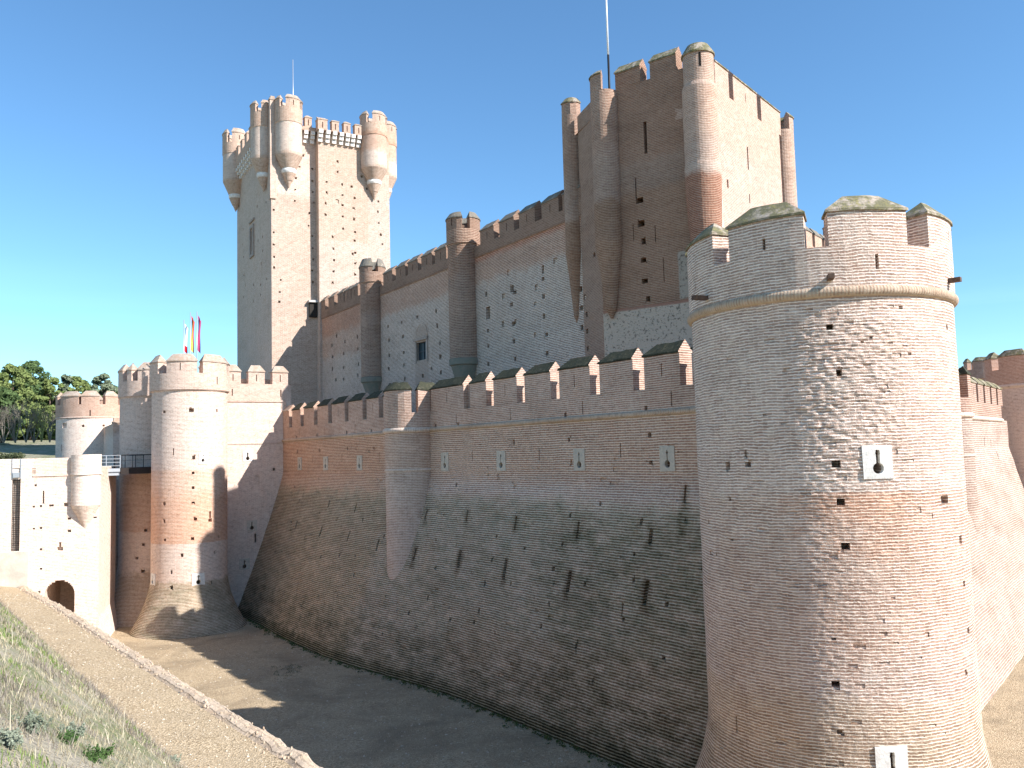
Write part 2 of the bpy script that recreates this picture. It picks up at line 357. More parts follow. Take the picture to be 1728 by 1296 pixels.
def ring(mb, fr, a0, a1, z, rr, b=0., step=.3, n=8, flat=1.):      # half round moulding
    A = brk(a0, a1, step)
    for i in range(len(A)-1):
        for k in range(n):
            t0, t1 = -pi/2+pi*k/n, -pi/2+pi*(k+1)/n
            mb.quad([fr.p(A[i], b-rr*cos(t0)*flat, z+rr*sin(t0)), fr.p(A[i+1], b-rr*cos(t0)*flat, z+rr*sin(t0)), fr.p(A[i+1], b-rr*cos(t1)*flat, z+rr*sin(t1)), fr.p(A[i], b-rr*cos(t1)*flat, z+rr*sin(t1))],
                    [(A[i],.29*k/n),(A[i+1],.29*k/n),(A[i+1],.29*(k+1)/n),(A[i],.29*(k+1)/n)], True)
def lathe(mb, c, prof, th0=0., th1=2*pi, step=.25, cap=False, Rr=None):
    Rr = Rr or max(r for r, z in prof); n = max(8, int((th1-th0)*Rr/step))
    for i in range(n):
        t0 = th0+(th1-th0)*i/n; t1 = th0+(th1-th0)*(i+1)/n
        for (r0, z0), (r1, z1) in zip(prof[:-1], prof[1:]):
            vz0, vz1 = (z0, z1) if abs(z1-z0) > .02 else (z0, z0+abs(r1-r0))
            P = [(c[0]+r0*cos(t0), c[1]+r0*sin(t0), z0), (c[0]+r0*cos(t1), c[1]+r0*sin(t1), z0), (c[0]+r1*cos(t1), c[1]+r1*sin(t1), z1), (c[0]+r1*cos(t0), c[1]+r1*sin(t0), z1)]
            mb.quad(P, [(t0*Rr,vz0),(t1*Rr,vz0),(t1*Rr,vz1),(t0*Rr,vz1)])
def keyhole(par, fr, a, z, wd, ht, mat=None, off=None, cross=False, bb=.035, two=False):
    """stone slab with a keyhole: slab built of cells round the opening, hollow behind"""
    mat = mat or M_plate; o = off(a, z) if off else 0.
    n = 24; mb = MB(); R = wd*.19; cz = z-ht*.2; sw = wd*(.07 if wd > .71 and mat is M_plate and not cross else .04); top = z+ht*.36
    cs = [(a-wd/2, z-ht/2), (a+wd/2, z-ht/2), (a+wd/2, z+ht/2), (a-wd/2, z+ht/2)]
    # opening outline (ccw) as angle-ordered points about the circle centre
    inn = []; t_s = math.asin(min(1, sw/R))
    for k in range(n+1):
        t = pi/2+t_s+(2*pi-2*t_s)*k/n; inn.append((a+R*cos(t), cz+R*sin(t)))
    dq = ht*.1; kk = 2.4 if sw < .03 else 1.25; inn += [(a+sw, top-dq*1.6), (a+sw*kk, top-dq), (a+sw, top-dq*.5), (a+sw, top)] if not cross else [(a+sw, top-ht*.16), (a+sw*2.6, top-ht*.16), (a+sw*2.6, top-ht*.16+sw*2), (a+sw, top-ht*.16+sw*2), (a+sw, top)]
    inn += [(a-sw, top), (a-sw, top-dq*.5), (a-sw*kk, top-dq), (a-sw, top-dq*1.6)] if not cross else [(a-sw, top), (a-sw, top-ht*.16+sw*2), (a-sw*2.6, top-ht*.16+sw*2), (a-sw*2.6, top-ht*.16), (a-sw, top-ht*.16)]
    bf, bk = -o-bb, -o+.01
    import mathutils
    outer = [Vector((q[0]+random.uniform(-.02,.02), q[1]+random.uniform(-.02,.02), 0)) for q in cs]; innv = [Vector((q[0], q[1], 0)) for q in inn]
    tri = mathutils.geometry.tessellate_polygon([outer, innv]); pts = outer+innv
    for t in tri: mb.quad([fr.p(pts[i].x, bf, pts[i].y) for i in t], [(pts[i].x, pts[i].y) for i in t])
    for loop in (outer, innv):
        for k in range(len(loop)):
            p, q = loop[k], loop[(k+1) % len(loop)]
            mb.quad([fr.p(p.x,bf,p.y), fr.p(q.x,bf,q.y), fr.p(q.x,bk+.1,q.y), fr.p(p.x,bk+.1,p.y)])
    pl = mb.build('loophole_plate', mat, par)
    return (a, z-ht*.02, wd*.5, ht*.84, 1.6)
def slit(par, *a): pass
# ================================================================== GROUND
def lerp(x, xs, ys): return float(np.interp(x, xs, ys))
NPS = [(-60,10.2),(-10,9.2),(5,8.7),(18.9,8.04),(21.5,7.92),(24.7,7.74),(30.05,7.46),(39.9,7.03),(48.5,6.64),(59.3,5.88),(75,5.6),(260,5.6)]
def NP(s): return lerp(s, [q[0] for q in NPS], [q[1] for q in NPS])
def sstep(x, a, b):
    t = min(1, max(0, (x-a)/(b-a))); return t*t*(3-2*t)
def terr(s, n):
    d = NP(s)-.45-n; g = 2.4+.6*sstep(s, 25, 44)
    z = 3.84+.13*min(d, g)
    zp = 9.42+1.0*sstep(s, 35, 60)*sstep(-n, 0, 8)
    if d > g:
        r = (d-g)/max(.5, (NP(s)-.45-g+.35)); z = z+(zp-z)*(1-(1-min(1, r))**1.25)
    far = sstep(s, 62, 78); z = z*(1-far)+10.5*far
    z += max(0, min(1, (s-86)/56.))*4.2
    p = W(s, n); z += .10*noise.noise(Vector((p[0]*.5, p[1]*.5, 0)))*min(1, max(0, d))+.05*noise.noise(Vector((p[0]*2.1, p[1]*2.1, 3)))*min(1, max(0, d))
    return z
def gravel_base(nt, pos):
    vo = nt.nodes.new('ShaderNodeTexVoronoi'); vo.inputs['Scale'].default_value = 22; nt.links.new(pos, vo.inputs['Vector'])
    hs = nt.nodes.new('ShaderNodeSeparateColor'); nt.links.new(vo.outputs['Color'], hs.inputs[0])
    c = mixc(nt, hs.outputs[0], (.26,.19,.11), (.58,.455,.30))
    n1 = noisen(nt, pos, .8, 5, .65); c = mixc(nt, mapr(nt, n1, .4, .65, 0, .6), c, (.45,.35,.225))
    c = mixc(nt, mapr(nt, noisen(nt, pos, 14, 3, .8), .62, .7, 0, .7), c, (.68,.62,.52))
    return c, vo.outputs['Distance']
def ground_mat(name, kindn):
    m, nt, bs = newmat(name); geo = nt.nodes.new('ShaderNodeNewGeometry'); pos = geo.outputs['Position']
    c, h = gravel_base(nt, pos)
    if kindn == 'moat':
        n1 = noisen(nt, pos, .28, 7, .7, .8); c = mixc(nt, mapr(nt, n1, .45, .66, 0, .75), c, (.24,.185,.12)); n6 = noisen(nt, pos, 3.5, 6, .8); c = mixc(nt, mapr(nt, n6, .55, .75, 0, .5), c, (.20,.16,.11))
        n2 = noisen(nt, pos, 1.3, 6, .7); c = mixc(nt, mapr(nt, n2, .62, .72, 0, .6), c, (.13,.14,.06))
    else:
        at = nt.nodes.new('ShaderNodeAttribute'); at.attribute_name = 'grass'
        g1 = noisen(nt, pos, .9, 6, .7); g2 = noisen(nt, pos, 5., 6, .8)
        gc = mixc(nt, mapr(nt, g1, .40, .58), (.36,.315,.235), (.17,.195,.08)); gc = mixc(nt, mapr(nt, g2, .45, .6, 0, .7), gc, (.27,.235,.185))
        f = mathn(nt, 'ADD', at.outputs['Fac'], mathn(nt, 'MULTIPLY', mathn(nt, 'SUBTRACT', noisen(nt, pos, 1.6, 6, .75), .5), 2.2))
        c = mixc(nt, mapr(nt, f, .35, .75), c, gc)
    nt.links.new(c, bs.inputs['Base Color'])
    bp = nt.nodes.new('ShaderNodeBump'); bp.inputs['Strength'].default_value = .7; bp.inputs['Distance'].default_value = .05
    hh = mathn(nt, 'ADD', h, noisen(nt, pos, 9, 6, .8)); nt.links.new(hh, bp.inputs['Height']); nt.links.new(bp.outputs[0], bs.inputs['Normal'])
    return m
def grid_obj(name, ss, ns, zf, mat, attr=None):
    V = []; Fc = []; A = []
    for s in ss:
        for n in ns(s):
            p = W(s, n); V.append((p[0], p[1], zf(s, n))); A.append(attr(s, n) if attr else 0.)
    k = len(ns(ss[0]))
    for i in range(len(ss)-1):
        for j in range(k-1): Fc.append((i*k+j, (i+1)*k+j, (i+1)*k+j+1, i*k+j+1))
    me = bpy.data.meshes.new(name); me.from_pydata(V, [], Fc); me.polygons.foreach_set('use_smooth', [True]*len(Fc))
    at = me.attributes.new('grass', 'FLOAT', 'POINT'); at.data.foreach_set('value', A)
    me.materials.append(mat); o = bpy.data.objects.new(name, me); COL.objects.link(o); return o
# moat floor: one sheet out to the horizon, gently uneven near the walls
mb = MB()
xs = [-3000,-600,-150]+[-60+2*k for k in range(71)]+[150,600,3000]; ys = [-3000,-600,-100]+[-10+2*k for k in range(71)]+[220,600,3000]
def gz(x, y): return .05*noise.noise(Vector((x*.25, y*.25, 0))) if abs(x) < 100 and -50 < y < 160 else 0
for i in range(len(xs)-1):
    for j in range(len(ys)-1):
        q = [(xs[i],ys[j]),(xs[i+1],ys[j]),(xs[i+1],ys[j+1]),(xs[i],ys[j+1])]; mb.quad([(x, y, gz(x, y)) for x, y in q], None, True)
o = mb.build('moat_floor', ground_mat('moat_gravel', 'moat')); kind(o, 'structure')
def ga(s, n):
    d = NP(s)-.45-n; g = 2.4+.6*sstep(s, 25, 44); v = sstep(d, g-.7, g+1.6)
    return max(v, sstep(s, 66, 80))
MG = ground_mat('grassy_bank_soil', 'bank')
ss = brk(-60, -2, 3)+brk(-1.5, 60, .5)+brk(62, 200, 4)+[400, 1200, 3000]
tt = [0]+brk(.12, 8.2, .27)+[9, 10, 12, 15, 20, 30, 50, 90, 200, 900]
o = grid_obj('grass_bank', ss, lambda s: [NP(s)-.45-t for t in tt], terr, MG, ga); kind(o, 'structure')
ss = brk(93, 200, 4)+[400, 1200, 3000]; tt2 = [0]+brk(4, 120, 4)+[300, 900, 2500]
o = grid_obj('grass_hill', ss, lambda s: [NP(s)-.45+t for t in tt2], lambda s, n: (terr(s, NP(s)-8)), MG, lambda s, n: 1.); kind(o, 'structure')
# pale footpath up the hill
mb = MB(); mpath = simple('sandy_path', (.55,.49,.38), .95, 2)
for k in range(24):
    s0, s1 = 96+2*k, 98+2*k; c0, c1 = 17.2+.115*(s0-96)+.5*sin(s0*.2), 17.2+.115*(s1-96)+.5*sin(s1*.2)
    mb.quad([(*W(s0,c0-1), terr(s0,-8)+.08), (*W(s1,c1-1), terr(s1,-8)+.08), (*W(s1,c1+1), terr(s1,-8)+.08), (*W(s0,c0+1), terr(s0,-8)+.08)])
kind(mb.build('footpath', mpath), 'structure')
# retaining wall with rough mortared top
M_ret = brick('rough_retaining_stone', c1=(.50,.41,.30), c2=(.56,.47,.36), mo=(.56,.475,.37), row=.3, bw=.5, dark=.3, bump=.9)
mb = MB(); S = brk(-12, 59.0, .16)
for i in range(len(S)-1):
    def rp(s, b, z): j = .12*noise.noise(Vector((s*1.3, 0, 2)))+.04*noise.noise(Vector((s*5.7, 0, 6))); p = W(s, NP(s)+j*(1 if b == 0 else 1)-b); return (p[0], p[1], z)
    def tz(s, b): return 3.95+.05*noise.noise(Vector((s*.9, b*2+5, 0)))+.045*noise.noise(Vector((s*5.1, b*9, 2)))-(.05 if b > .3 else 0)
    s0, s1 = S[i], S[i+1]; bs_ = [0, .18, .34, .55]
    mb.quad([rp(s0,0,-.3), rp(s1,0,-.3), rp(s1,0,tz(s1,0)-.04), rp(s0,0,tz(s0,0)-.04)], [(s0,0),(s1,0),(s1,4),(s0,4)])
    for b0, b1 in zip(bs_[:-1], bs_[1:]):
        mb.quad([rp(s0,b0,tz(s0,b0)-(.04 if b0 == 0 else 0)), rp(s1,b0,tz(s1,b0)-(.04 if b0 == 0 else 0)), rp(s1,b1,tz(s1,b1)-(.12 if b1 == .55 else 0)), rp(s0,b1,tz(s0,b1)-(.12 if b1 == .55 else 0))], [(s0,b0),(s1,b0),(s1,b1),(s0,b1)], True)
    mb.quad([rp(s1,.55,3.2), rp(s0,.55,3.2), rp(s0,.55,tz(s0,.55)-.12), rp(s1,.55,tz(s1,.55)-.12)])
rsr = random.Random(12)
for k in range(420):      # rubble bedded in the wall top
    s_ = rsr.uniform(8, 58.5); b_ = rsr.uniform(.02, .62); z_ = tz(s_, b_)-.02 if b_ < .5 else 3.86; p_ = rp(s_, b_, z_); r_ = rsr.uniform(.012, .045)*(.8 if b_ < .1 else 1)
    q_ = [(p_[0]+r_*rsr.uniform(.6,1.3)*cos(t_), p_[1]+r_*rsr.uniform(.6,1.3)*sin(t_)) for t_ in [rsr.uniform(-.3,.3)+2*pi*i_/6 for i_ in range(6)]]; ht_ = r_*rsr.uniform(.3,.7)
    mb.quad([(x_*.7+p_[0]*.3, y_*.7+p_[1]*.3, z_+ht_+.02) for x_, y_ in q_], [(x_*3, y_*3) for x_, y_ in q_])
    for i_ in range(6):
        (x0_, y0_), (x1_, y1_) = q_[i_], q_[(i_+1) % 6]; mb.quad([(x0_,y0_,z_-.02), (x1_,y1_,z_-.02), (x1_*.7+p_[0]*.3,y1_*.7+p_[1]*.3,z_+ht_+.02), (x0_*.7+p_[0]*.3,y0_*.7+p_[1]*.3,z_+ht_+.02)])
tag(mb.build('retaining_wall', M_ret, None, weld=False), 'low pale retaining wall with rough top dividing the gravel slope from the moat', 'wall')

# ================================================================== ROUND TOWER BUILDER
def arcs_from_px(cy, pairs, y): return [(cy.hit(x1, y)[0], cy.hit(x0, y)[0]) if cy.hit(x1, y)[0] < cy.hit(x0, y)[0] else (cy.hit(x0, y)[0], cy.hit(x1, y)[0]) for x0, x1 in pairs]
def round_tower(root, c, R, zc, zf, ze, zr, mat, mcop, mer, holes=(), slitsm={}, plates=(), off=None, zflare=4., flare=1.2, th=.7, rp=.08, astep=.3, zstep=.6, afine=None, mcord=None, zb=-.3, cordr=.13, pholes=(), hip=.3, mmat=None, fine=None, floorz=None):
    cy = Cy(c, R); tc = cy.tc*R; per = 2*pi*R
    def fl(a, z):
        o = 0.
        if z < zflare: q = (zflare-z)/zflare; o += flare*(q**1.7)
        return o+(off(a, z) if off else 0.)
    hol = list(holes)
    for (x, y, wd, ht, cross, mt) in plates:
        a, z = hitoff(cy, x, y, fl); hol.append(keyhole(root, cy, a, z, wd, ht, mt, fl, cross))
    for q in pholes: hol.append((*hitoff(cy, q[0], q[1], fl), *q[2:]))
    if fine: A = brk(tc-per/2, tc-fine[0], astep)+brk(tc-fine[0]+fine[1], tc+fine[0], fine[1])+brk(tc+fine[0]+astep, tc+per/2, astep); Z = brk(zb, zc, fine[1])
    else: A = brk(tc-per/2, tc+per/2, astep); Z = brk(zb, zc, zstep)
    mb = MB(); skin(mb, cy, A, Z, hol, fl); body = mb.build('wall', mat, root)
    mb = MB(); ring(mb, cy, tc-per/2, tc+per/2, zc+.02, cordr, 0., .25, 8); mb.build('cordon', mcord or M_cordon, root)
    cp = Cy(c, R+rp); perp = 2*pi*(R+rp); tcp = cp.tc*(R+rp); mmat = mmat or mat
    mb = MB(); ph = [(cp.hit(q[0], q[1])[0], cp.hit(q[0], q[1])[1], *q[2:]) for q in slitsm.get('parapet', [])]
    A = brk(tcp-perp/2, tcp+perp/2, astep)
    skin(mb, cp, A, [zc, zf], ph, None, False)
    for i in range(len(A)-1):
        mb.quad([cp.p(A[i+1],th,zc-1.2), cp.p(A[i],th,zc-1.2), cp.p(A[i],th,zf), cp.p(A[i+1],th,zf)], [(A[i+1],zc-1.2),(A[i],zc-1.2),(A[i],zf),(A[i+1],zf)])
        mb.quad([cp.p(A[i],0,zf), cp.p(A[i+1],0,zf), cp.p(A[i+1],th,zf), cp.p(A[i],th,zf)], [(A[i],zf),(A[i+1],zf),(A[i+1],zf+th),(A[i],zf+th)])
    n = 32; mb.quad([(c[0]+(R-.1)*cos(2*pi*k/n), c[1]+(R-.1)*sin(2*pi*k/n), floorz if floorz is not None else zc-.6) for k in range(n)])
    mb.build('parapet', mmat, root)
    for i, (a0, a1) in enumerate(mer):
        sl = [(cp.hit(q[0], q[1])[0], cp.hit(q[0], q[1])[1], *q[2:]) for q in slitsm.get(i, [])]
        merlon(root, cp, a0, a1, th, zf-.004, ze, zr, mmat, mcop[i] if isinstance(mcop, dict) and i in mcop else (mcop['d'] if isinstance(mcop, dict) else mcop), sl, hip)
    return cy, cp, body
def fill_arcs(mer, per, ln, gap):       # continue the merlons round the back of a tower
    mer = sorted(mer); lo, hi = mer[0][0], mer[-1][1]; free = per-(hi-lo); n = max(0, int(round((free-gap)/(ln+gap))))
    if n == 0: return mer
    step = (free-gap)/n; return mer+[(hi+gap+step*k, hi+step*(k+1)) for k in range(n)]

# ================================================================== CORNER TOWER (nearest, right)
C1 = (9.02, 25.1); R1 = 3.6
root = thing('corner_tower', (*C1, 0), 'huge round brick corner tower filling the right foreground, pale crown with wide merlons', 'tower', 'round towers of the castle')
cyT = Cy(C1, R1)
aL = cyT.hit(1345, 700)[0]; aR = cyT.hit(1520, 700)[0]
def off1(a, z):
    e = sstep(a, aL-.3, aL+.5)*(1-sstep(a, aR-.4, aR+.9)); e *= .35+.65*sstep(z, 9.0, 11.5)
    p = Vector((a*1.1, z*2.6, 0)); q = Vector((a*3.2, z*9., 4)); b = .45 if z > 14 else 1.
    return (noise.noise(p)*.010+noise.noise(q)*.018+noise.noise(Vector((a*6, z*13, 7)))*.026-.008)*e*b*1.3+noise.noise(Vector((a*.8, z*.8, 9)))*.012
xh = []
ph1 = [(1400,552,.19,.16,.5),(1416,629,.17,.16,.5),(1411,783,.2,.16,.5),(1419,847,.2,.17,.5),(1427,922,.19,.16,.5),(1410,1155,.2,.17,.5),(1228,786,.2,.2,.4),(1235,911,.12,.06,.15),(1232,842,.1,.1,.08),
       (1594,843,.28,.2,.14),(1621,911,.16,.2,.12),(1627,985,.14,.16,.12),(1634,1064,.14,.14,.12),(1631,1137,.16,.14,.2),(1407,1078,.14,.07,.12),(1417,1235,.12,.1,.12),(1422,1239,.1,.08,.1),(1243,1222,.06,.52,.5),
       (1258,766,.07,.24,.45),(1262,784,.2,.14,.45),(1520,519,.13,.1,.08),(1455,577,.09,.07,.08),(1470,570,.08,.08,.06),(1598,552,.14,.15,.12),(1535,597,.1,.07,.05),(1209,935,.08,.08,.06),(1290,700,.09,.06,.05),(1500,660,.1,.05,.05)]
mer1 = arcs_from_px(Cy(C1, R1+.06), [(1163,1202),(1229,1357),(1398,1531),(1567,1613)], 400)
mer1[0] = (mer1[0][0]-.5, mer1[0][1]); mer1[-1] = mer1[-1]
mer1 = sorted([(min(a), max(a)) for a in mer1])
# angles wrap: widen the outermost two round the flank
mer1[0] = (mer1[0][0]-.25 if False else mer1[0][0], mer1[0][1])
last = mer1[-1]
MT1 = brick('pale_crumbling_brick', dark=.35, dscale=.5, bump=1.0, pale=.45, pit=.45, wave=.02, mo=(.88,.80,.725), c1=(.37,.26,.21), c2=(.52,.40,.335), zones=[
    (cyT.hit(1350,800)[0], cyT.hit(1545,800)[0], 8.6, 9.78, (1.0,.74,.58), .6, (1.2,1.4,.05), 'mul'),
    (cyT.hit(1345,800)[0], None, 5.4, 9.8, (1.0,.88,.80), .8, (.7,2.2,.05), 'mul'),
    (None, cyT.hit(1345,800)[0], None, 9.8, (1.04,.95,.87), .8, (.5,.3,.3), 'mul'),  # shaded left side tinted warm to offset the blue skylight
    (cyT.hit(1210,800)[0], cyT.hit(1330,800)[0], 4.2, 8.8, (.84,.83,.80), .5, .5, 'mul'),
    (None, None, 9.9, 17.2, (1.12,1.08,1.05), .7, (.3,.1,.3), 'mul'),
    (None, None, -1, 4.6, (.95,.88,.70), .6, .5, 'mul'), (None, None, -1, 3.6, (.45,.45,.38), .8, .7, 'lichen')])
rb = random.Random(21); a_c = cyT.hit(1400, 800)[0]
for _ in range(110):
    zz_ = rb.uniform(.5, 14.5); ph1x = (a_c+rb.gauss(0, 1.9), round(zz_/.078)*.078+.02, rb.uniform(.1,.32), rb.choice((.05,.05,.12)), rb.uniform(.015,.035)); xh.append(ph1x)
cyc, cpc, _ = round_tower(root, C1, R1, 14.84, 16.03, 16.92, 17.42, MT1, {'d': M_cop_warm, 0: M_cop_warm}, fill_arcs(mer1, 2*pi*(R1+.06), 2.1, .6), zflare=3.5, flare=1.3, th=.8, rp=.06,
    off=off1, fine=(6.2, .07), mcord=M_cordon_y, cordr=.14, hip=.55, pholes=ph1, holes=xh,
    plates=[(1481,779,.72,.82,False,M_plate),(1506,1292,.76,.9,False,M_plate)],
    slitsm={'parapet': [(1173,478,.05,.4,.3),(1480,441,.09,.38,.3)], 1: [(1289,412,.08,.3,.3)], 3: [(1601,400,.06,.3,.3)]})
# slits on the merlons live in the merlon skins; dark spouts stand out of the parapet foot
for x, y, L in [(1400,470,.4),(1601,474,.3),(1193,503,.45)]:
    a, z = cpc.hit(x, y); mb = MB(); mb.fbox(cpc, a-.07, a+.07, -L, .05, z-.06, z+.06); mb.build('drain_spout', M_spout, root)
# ================================================================== LONG CURTAIN WALL
def px_s(fr, x, y): return fr.hit(x, y)[0]
root = thing('curtain_wall', (*W(40, 23), 0), 'long shaded brick curtain wall with sloping stained base and mossy merlons rising from the moat', 'wall')
fw = Fr(W(0, 23), AZ0, -1)
def offw(a, z):
    if z >= 10: return 0.
    q = (10-z)/10.; k = 2.35+1.5*sstep(a, 33, 47)-.4*sstep(a, 50, 60)
    e = 1-sstep(a, 14, 20)*0
    return k*(q**1.12)+(.035*noise.noise(Vector((a*.9, z*1.1, 0)))+.05*noise.noise(Vector((a*.25, z*.3, 5))))*min(1, q*6)
hol = []
for (x, y) in [(506,782),(550,781),(607,781),(751,779),(846,779),(978,777),(1127,776)]:
    a, z = fw.hit(x, y); hol.append(keyhole(root, fw, a, 10.62, .74, .92, M_plate_shade, None))
hol += pxh(fw, [(960,742),(1096,734),(867,746),(631,756),(586,757),(539,760),(502,762),(1098,780,.2,.12),(964,780,.14,.16)], None, .17, .2)
hol += pxh(fw, [(910,766),(1047,760),(797,768),(640,772),(577,773),(527,775),(486,770)], None, .06, .55)
rb = random.Random(22)
for _ in range(160): hol.append((rb.uniform(19, 61), rb.uniform(1, 12), rb.uniform(.15,.5), rb.choice((.06,.06,.16)), rb.uniform(.03,.06)))
small = [(962,870),(1082,880),(949,918),(1070,935),(1069,979),(934,960),(838,905),(830,945),(818,985),(926,1018),(1052,1045),(987,985),(913,1057),(972,1090),(770,818),(885,925),(612,877),(568,877),(505,845),(573,937),(600,938),(541,900),(648,905),(660,912),(541,940),(735,958),(722,1008),(645,1070),(800,1050),(808,1032),(862,985),(1013,850),(1125,1020),(560,1030),(760,1045),(690,1035),(1120,1110),(1000,1150)]
hol += pxh(fw, small, offw, .15, .17)
slots = [(1098,905,.18,.62),(975,895,.16,.6),(870,882,.14,.6),(788,870,.15,.55),(719,868,.14,.5),(656,860,.14,.5),(600,857,.14,.5),(555,850,.14,.4),(1090,1000,.24,.85),(960,982,.22,.85),(852,960,.2,.8),(775,943,.2,.8),(700,935,.2,.8),(637,920,.2,.7),(588,905,.2,.6),(541,897,.18,.6),(500,885,.16,.5),(1156,833,.12,.8)]
zslots = []
for x, y, a_, b_ in slots:
    a, z = hitoff(fw, x, y, offw); hol.append((a, z, a_, b_, .18)); hol.append((a, z-.1, a_*.4, b_*.6, .5)); zslots.append((a, z))
hol += pxh(fw, [(973,1090),(1050,1030),(1240/1.0,1)][:2], offw, .08, .5)
stain = [(a-.22, a+.22, z-.75, z+.45, (.30,.22,.15), .75, .22, 'mul') for a, z in zslots[8:13]]+[(zslots[17][0]-.25, zslots[17][0]+.25, zslots[17][1]-1.6, zslots[17][1]+.3, (.35,.33,.22), .7, .25, 'mul')]
stain += [(a-.2, a+.2, z-.5, z+.35, (.42,.38,.30), .7, .22, 'mul') for a, z in zslots[:6]]
MW = brick('weathered_wall_brick', row=.10, dark=.35, bump=.9, streak=.1, mo=(.80,.70,.60), mkeep=.6, zones=[
    (None, None, 9.6, 12.2, (1.0,.86,.76), .7, .3, 'mul'),
    (46, None, 8.9, 12.3, (1.0,.80,.64), .7, .6, 'mul'),
    (None, None, 12.4, 15, (.95,.85,.78), .6, .2, 'mul'),
    (None, 44, 8.4, 9.9, (1.0,1.0,1.02), .8, .4, 'mul'),
    (None, None, -1, 9.0, (.88,.92,.84), .9, (1,1,.25), 'mul'),
    (None, None, -1, 8.7, (.36,.45,.38), .95, (1,1,.5), 'lichen'),
    (44, None, -1, 9.5, (.95,.88,.76), .8, 1.2, 'mul'),
    (None, 29, -1, 8.2, (.40,.43,.33), .9, (2.5,1,1), 'lichen'),
    (None, None, -1, 2.2, (.30,.31,.24), .9, 1., 'lichen'),
    (None, 36, 1.2, 3.4, (1.,.66,.5), .35, .7, 'lichen'),
    (None, None, -1, .5, (.16,.19,.10), .9, .3, 'mul')]+stain)
mb = MB(); skin(mb, fw, brk(15.5, 64.5, .45), brk(-.3, 9.7, .4)+[10.0]+brk(10.2, 12.3, .7), hol, offw)
mb.build('wall', MW, root)
mb = MB(); ring(mb, fw, 15.5, 64, 12.35, .12, 0., .6, 8); mb.build('string_course', brick('string_course_brick', row=.3, bw=.085, mort=.12, c1=(.40,.27,.20), c2=(.50,.36,.27), mo=(.58,.47,.36), dark=.4, bump=.8, wave=.004), root)
# parapet with crenels
MP = brick('parapet_brick', row=.085, c1=(.36,.215,.165), c2=(.46,.30,.24), mo=(.68,.565,.475), dark=.45, bump=.6, streak=.25, zones=[(54, None, 12, 16, (1.03,.88,.75), .5, 1.5, 'mul')])
TH = .64
hol = pxh(fw, [(954,701),(1090,689),(773,716),(735,718),(585,730),(627,727),(535,734),(500,738)], None, .2, .2)
hol += pxh(fw, [(983,688),(1133,673),(861,697),(720,703),(770,707),(599,724),(548,727),(505,731)], None, .06, .55)
mb = MB(); skin(mb, fw, brk(15.5, 62.6, 1.5), [12.35, 13.28], hol)
mb.fbox(fw, 15.5, 62.6, .5, TH, 10.5, 13.276)
mb.quad([fw.p(15.5,0,13.28), fw.p(62.6,0,13.28), fw.p(62.6,TH,13.28), fw.p(15.5,TH,13.28)], [(15.5,0),(62.6,0),(62.6,TH),(15.5,TH)])
mb.build('parapet', MP, root)
starts = [17.0, 19.5, 21.98, 24.46, 27.04, 29.7, 32.25, 34.83, 36.9, 44.0, 46.5, 48.75, 51.4, 54.05, 56.5, 59.0, 61.25]
ends = [e-.16 for e in [19.05, 21.5, 24.0, 26.6, 29.25, 31.8, 34.35, 36.45, 40.4, 46.05, 48.3, 50.95, 53.6, 56.05, 58.55, 60.8, 62.86]]
for i, (a0, a1) in enumerate(zip(starts, ends)):
    mid = (a0+a1)/2; sl = [(mid, 13.95, .06, .5, .4)] if i % 2 == 0 else []
    merlon(root, fw, a0, a1, TH, 13.27, 14.5, 14.97, MP, M_cop_moss if a0 < 60 else M_cop_red, sl, hip=.02, hip2=.45)
mb = MB()
for a0, a1 in [(36.29,36.9),(45.89,46.5),(48.14,48.75),(50.79,51.4)]: mb.fbox(fw, a0+.002, a1-.002, .22, .5, 13.27, 14.52)
mb.build('crenel_infill', brick('dark_infill_brick', row=.085, c1=(.24,.16,.13), c2=(.32,.22,.18), mo=(.4,.34,.3)), root)
# half-round turret on the curtain wall
CT = W(41.9, 22.75)
def half_turret(root, C, r, mpar, mlow, merp, zr=14.97, fx=0, grp=None):
    cy = Cy(C, r); t = cy.tc
    mb = MB(); lathe(mb, C, [(r,0.),(r,10.2),(r,12.33)], t-pi*.75, t+pi*.75, .2); mb.build('turret_shaft', mlow, root)
    mb = MB(); ring(mb, cy, (t-pi*.7)*r, (t+pi*.7)*r, 12.35, .13, 0, .12, 8); ring(mb, cy, (t-pi*.7)*r, (t+pi*.7)*r, 10.22, .06, 0, .12, 6); mb.build('turret_cordon', M_cordon, root)
    cq = Cy(C, r+.04); R = r+.04
    mb = MB(); lathe(mb, C, [(R,12.4),(R,13.28),(R-.6,13.28),(R-.6,12.4)], t-pi*.75, t+pi*.75, .2); mb.build('turret_parapet', mpar, root)
    for a0, a1 in merp: merlon(root, cq, a0, a1, .6, 13.276, 14.5, zr, mpar, M_cop_moss, [], hip=.3)
    return cy
cyt = Cy(CT, 1.54); pt = cyt.tc*1.54
aa = cyt.hit(694, 690)[0]; ab = cyt.hit(706, 690)[0]
MTU = brick('turret_brick', row=.085, dark=.4, bump=.5, c1=(.38,.26,.20), c2=(.50,.36,.29), mo=(.72,.63,.55), zones=[(None,None,10.3,12.2,(.90,.76,.66),.6,.3,'mul')])
half_turret(root, CT, 1.5, MP, MTU, [(pt-2.6, aa), (ab, pt+2.5)])

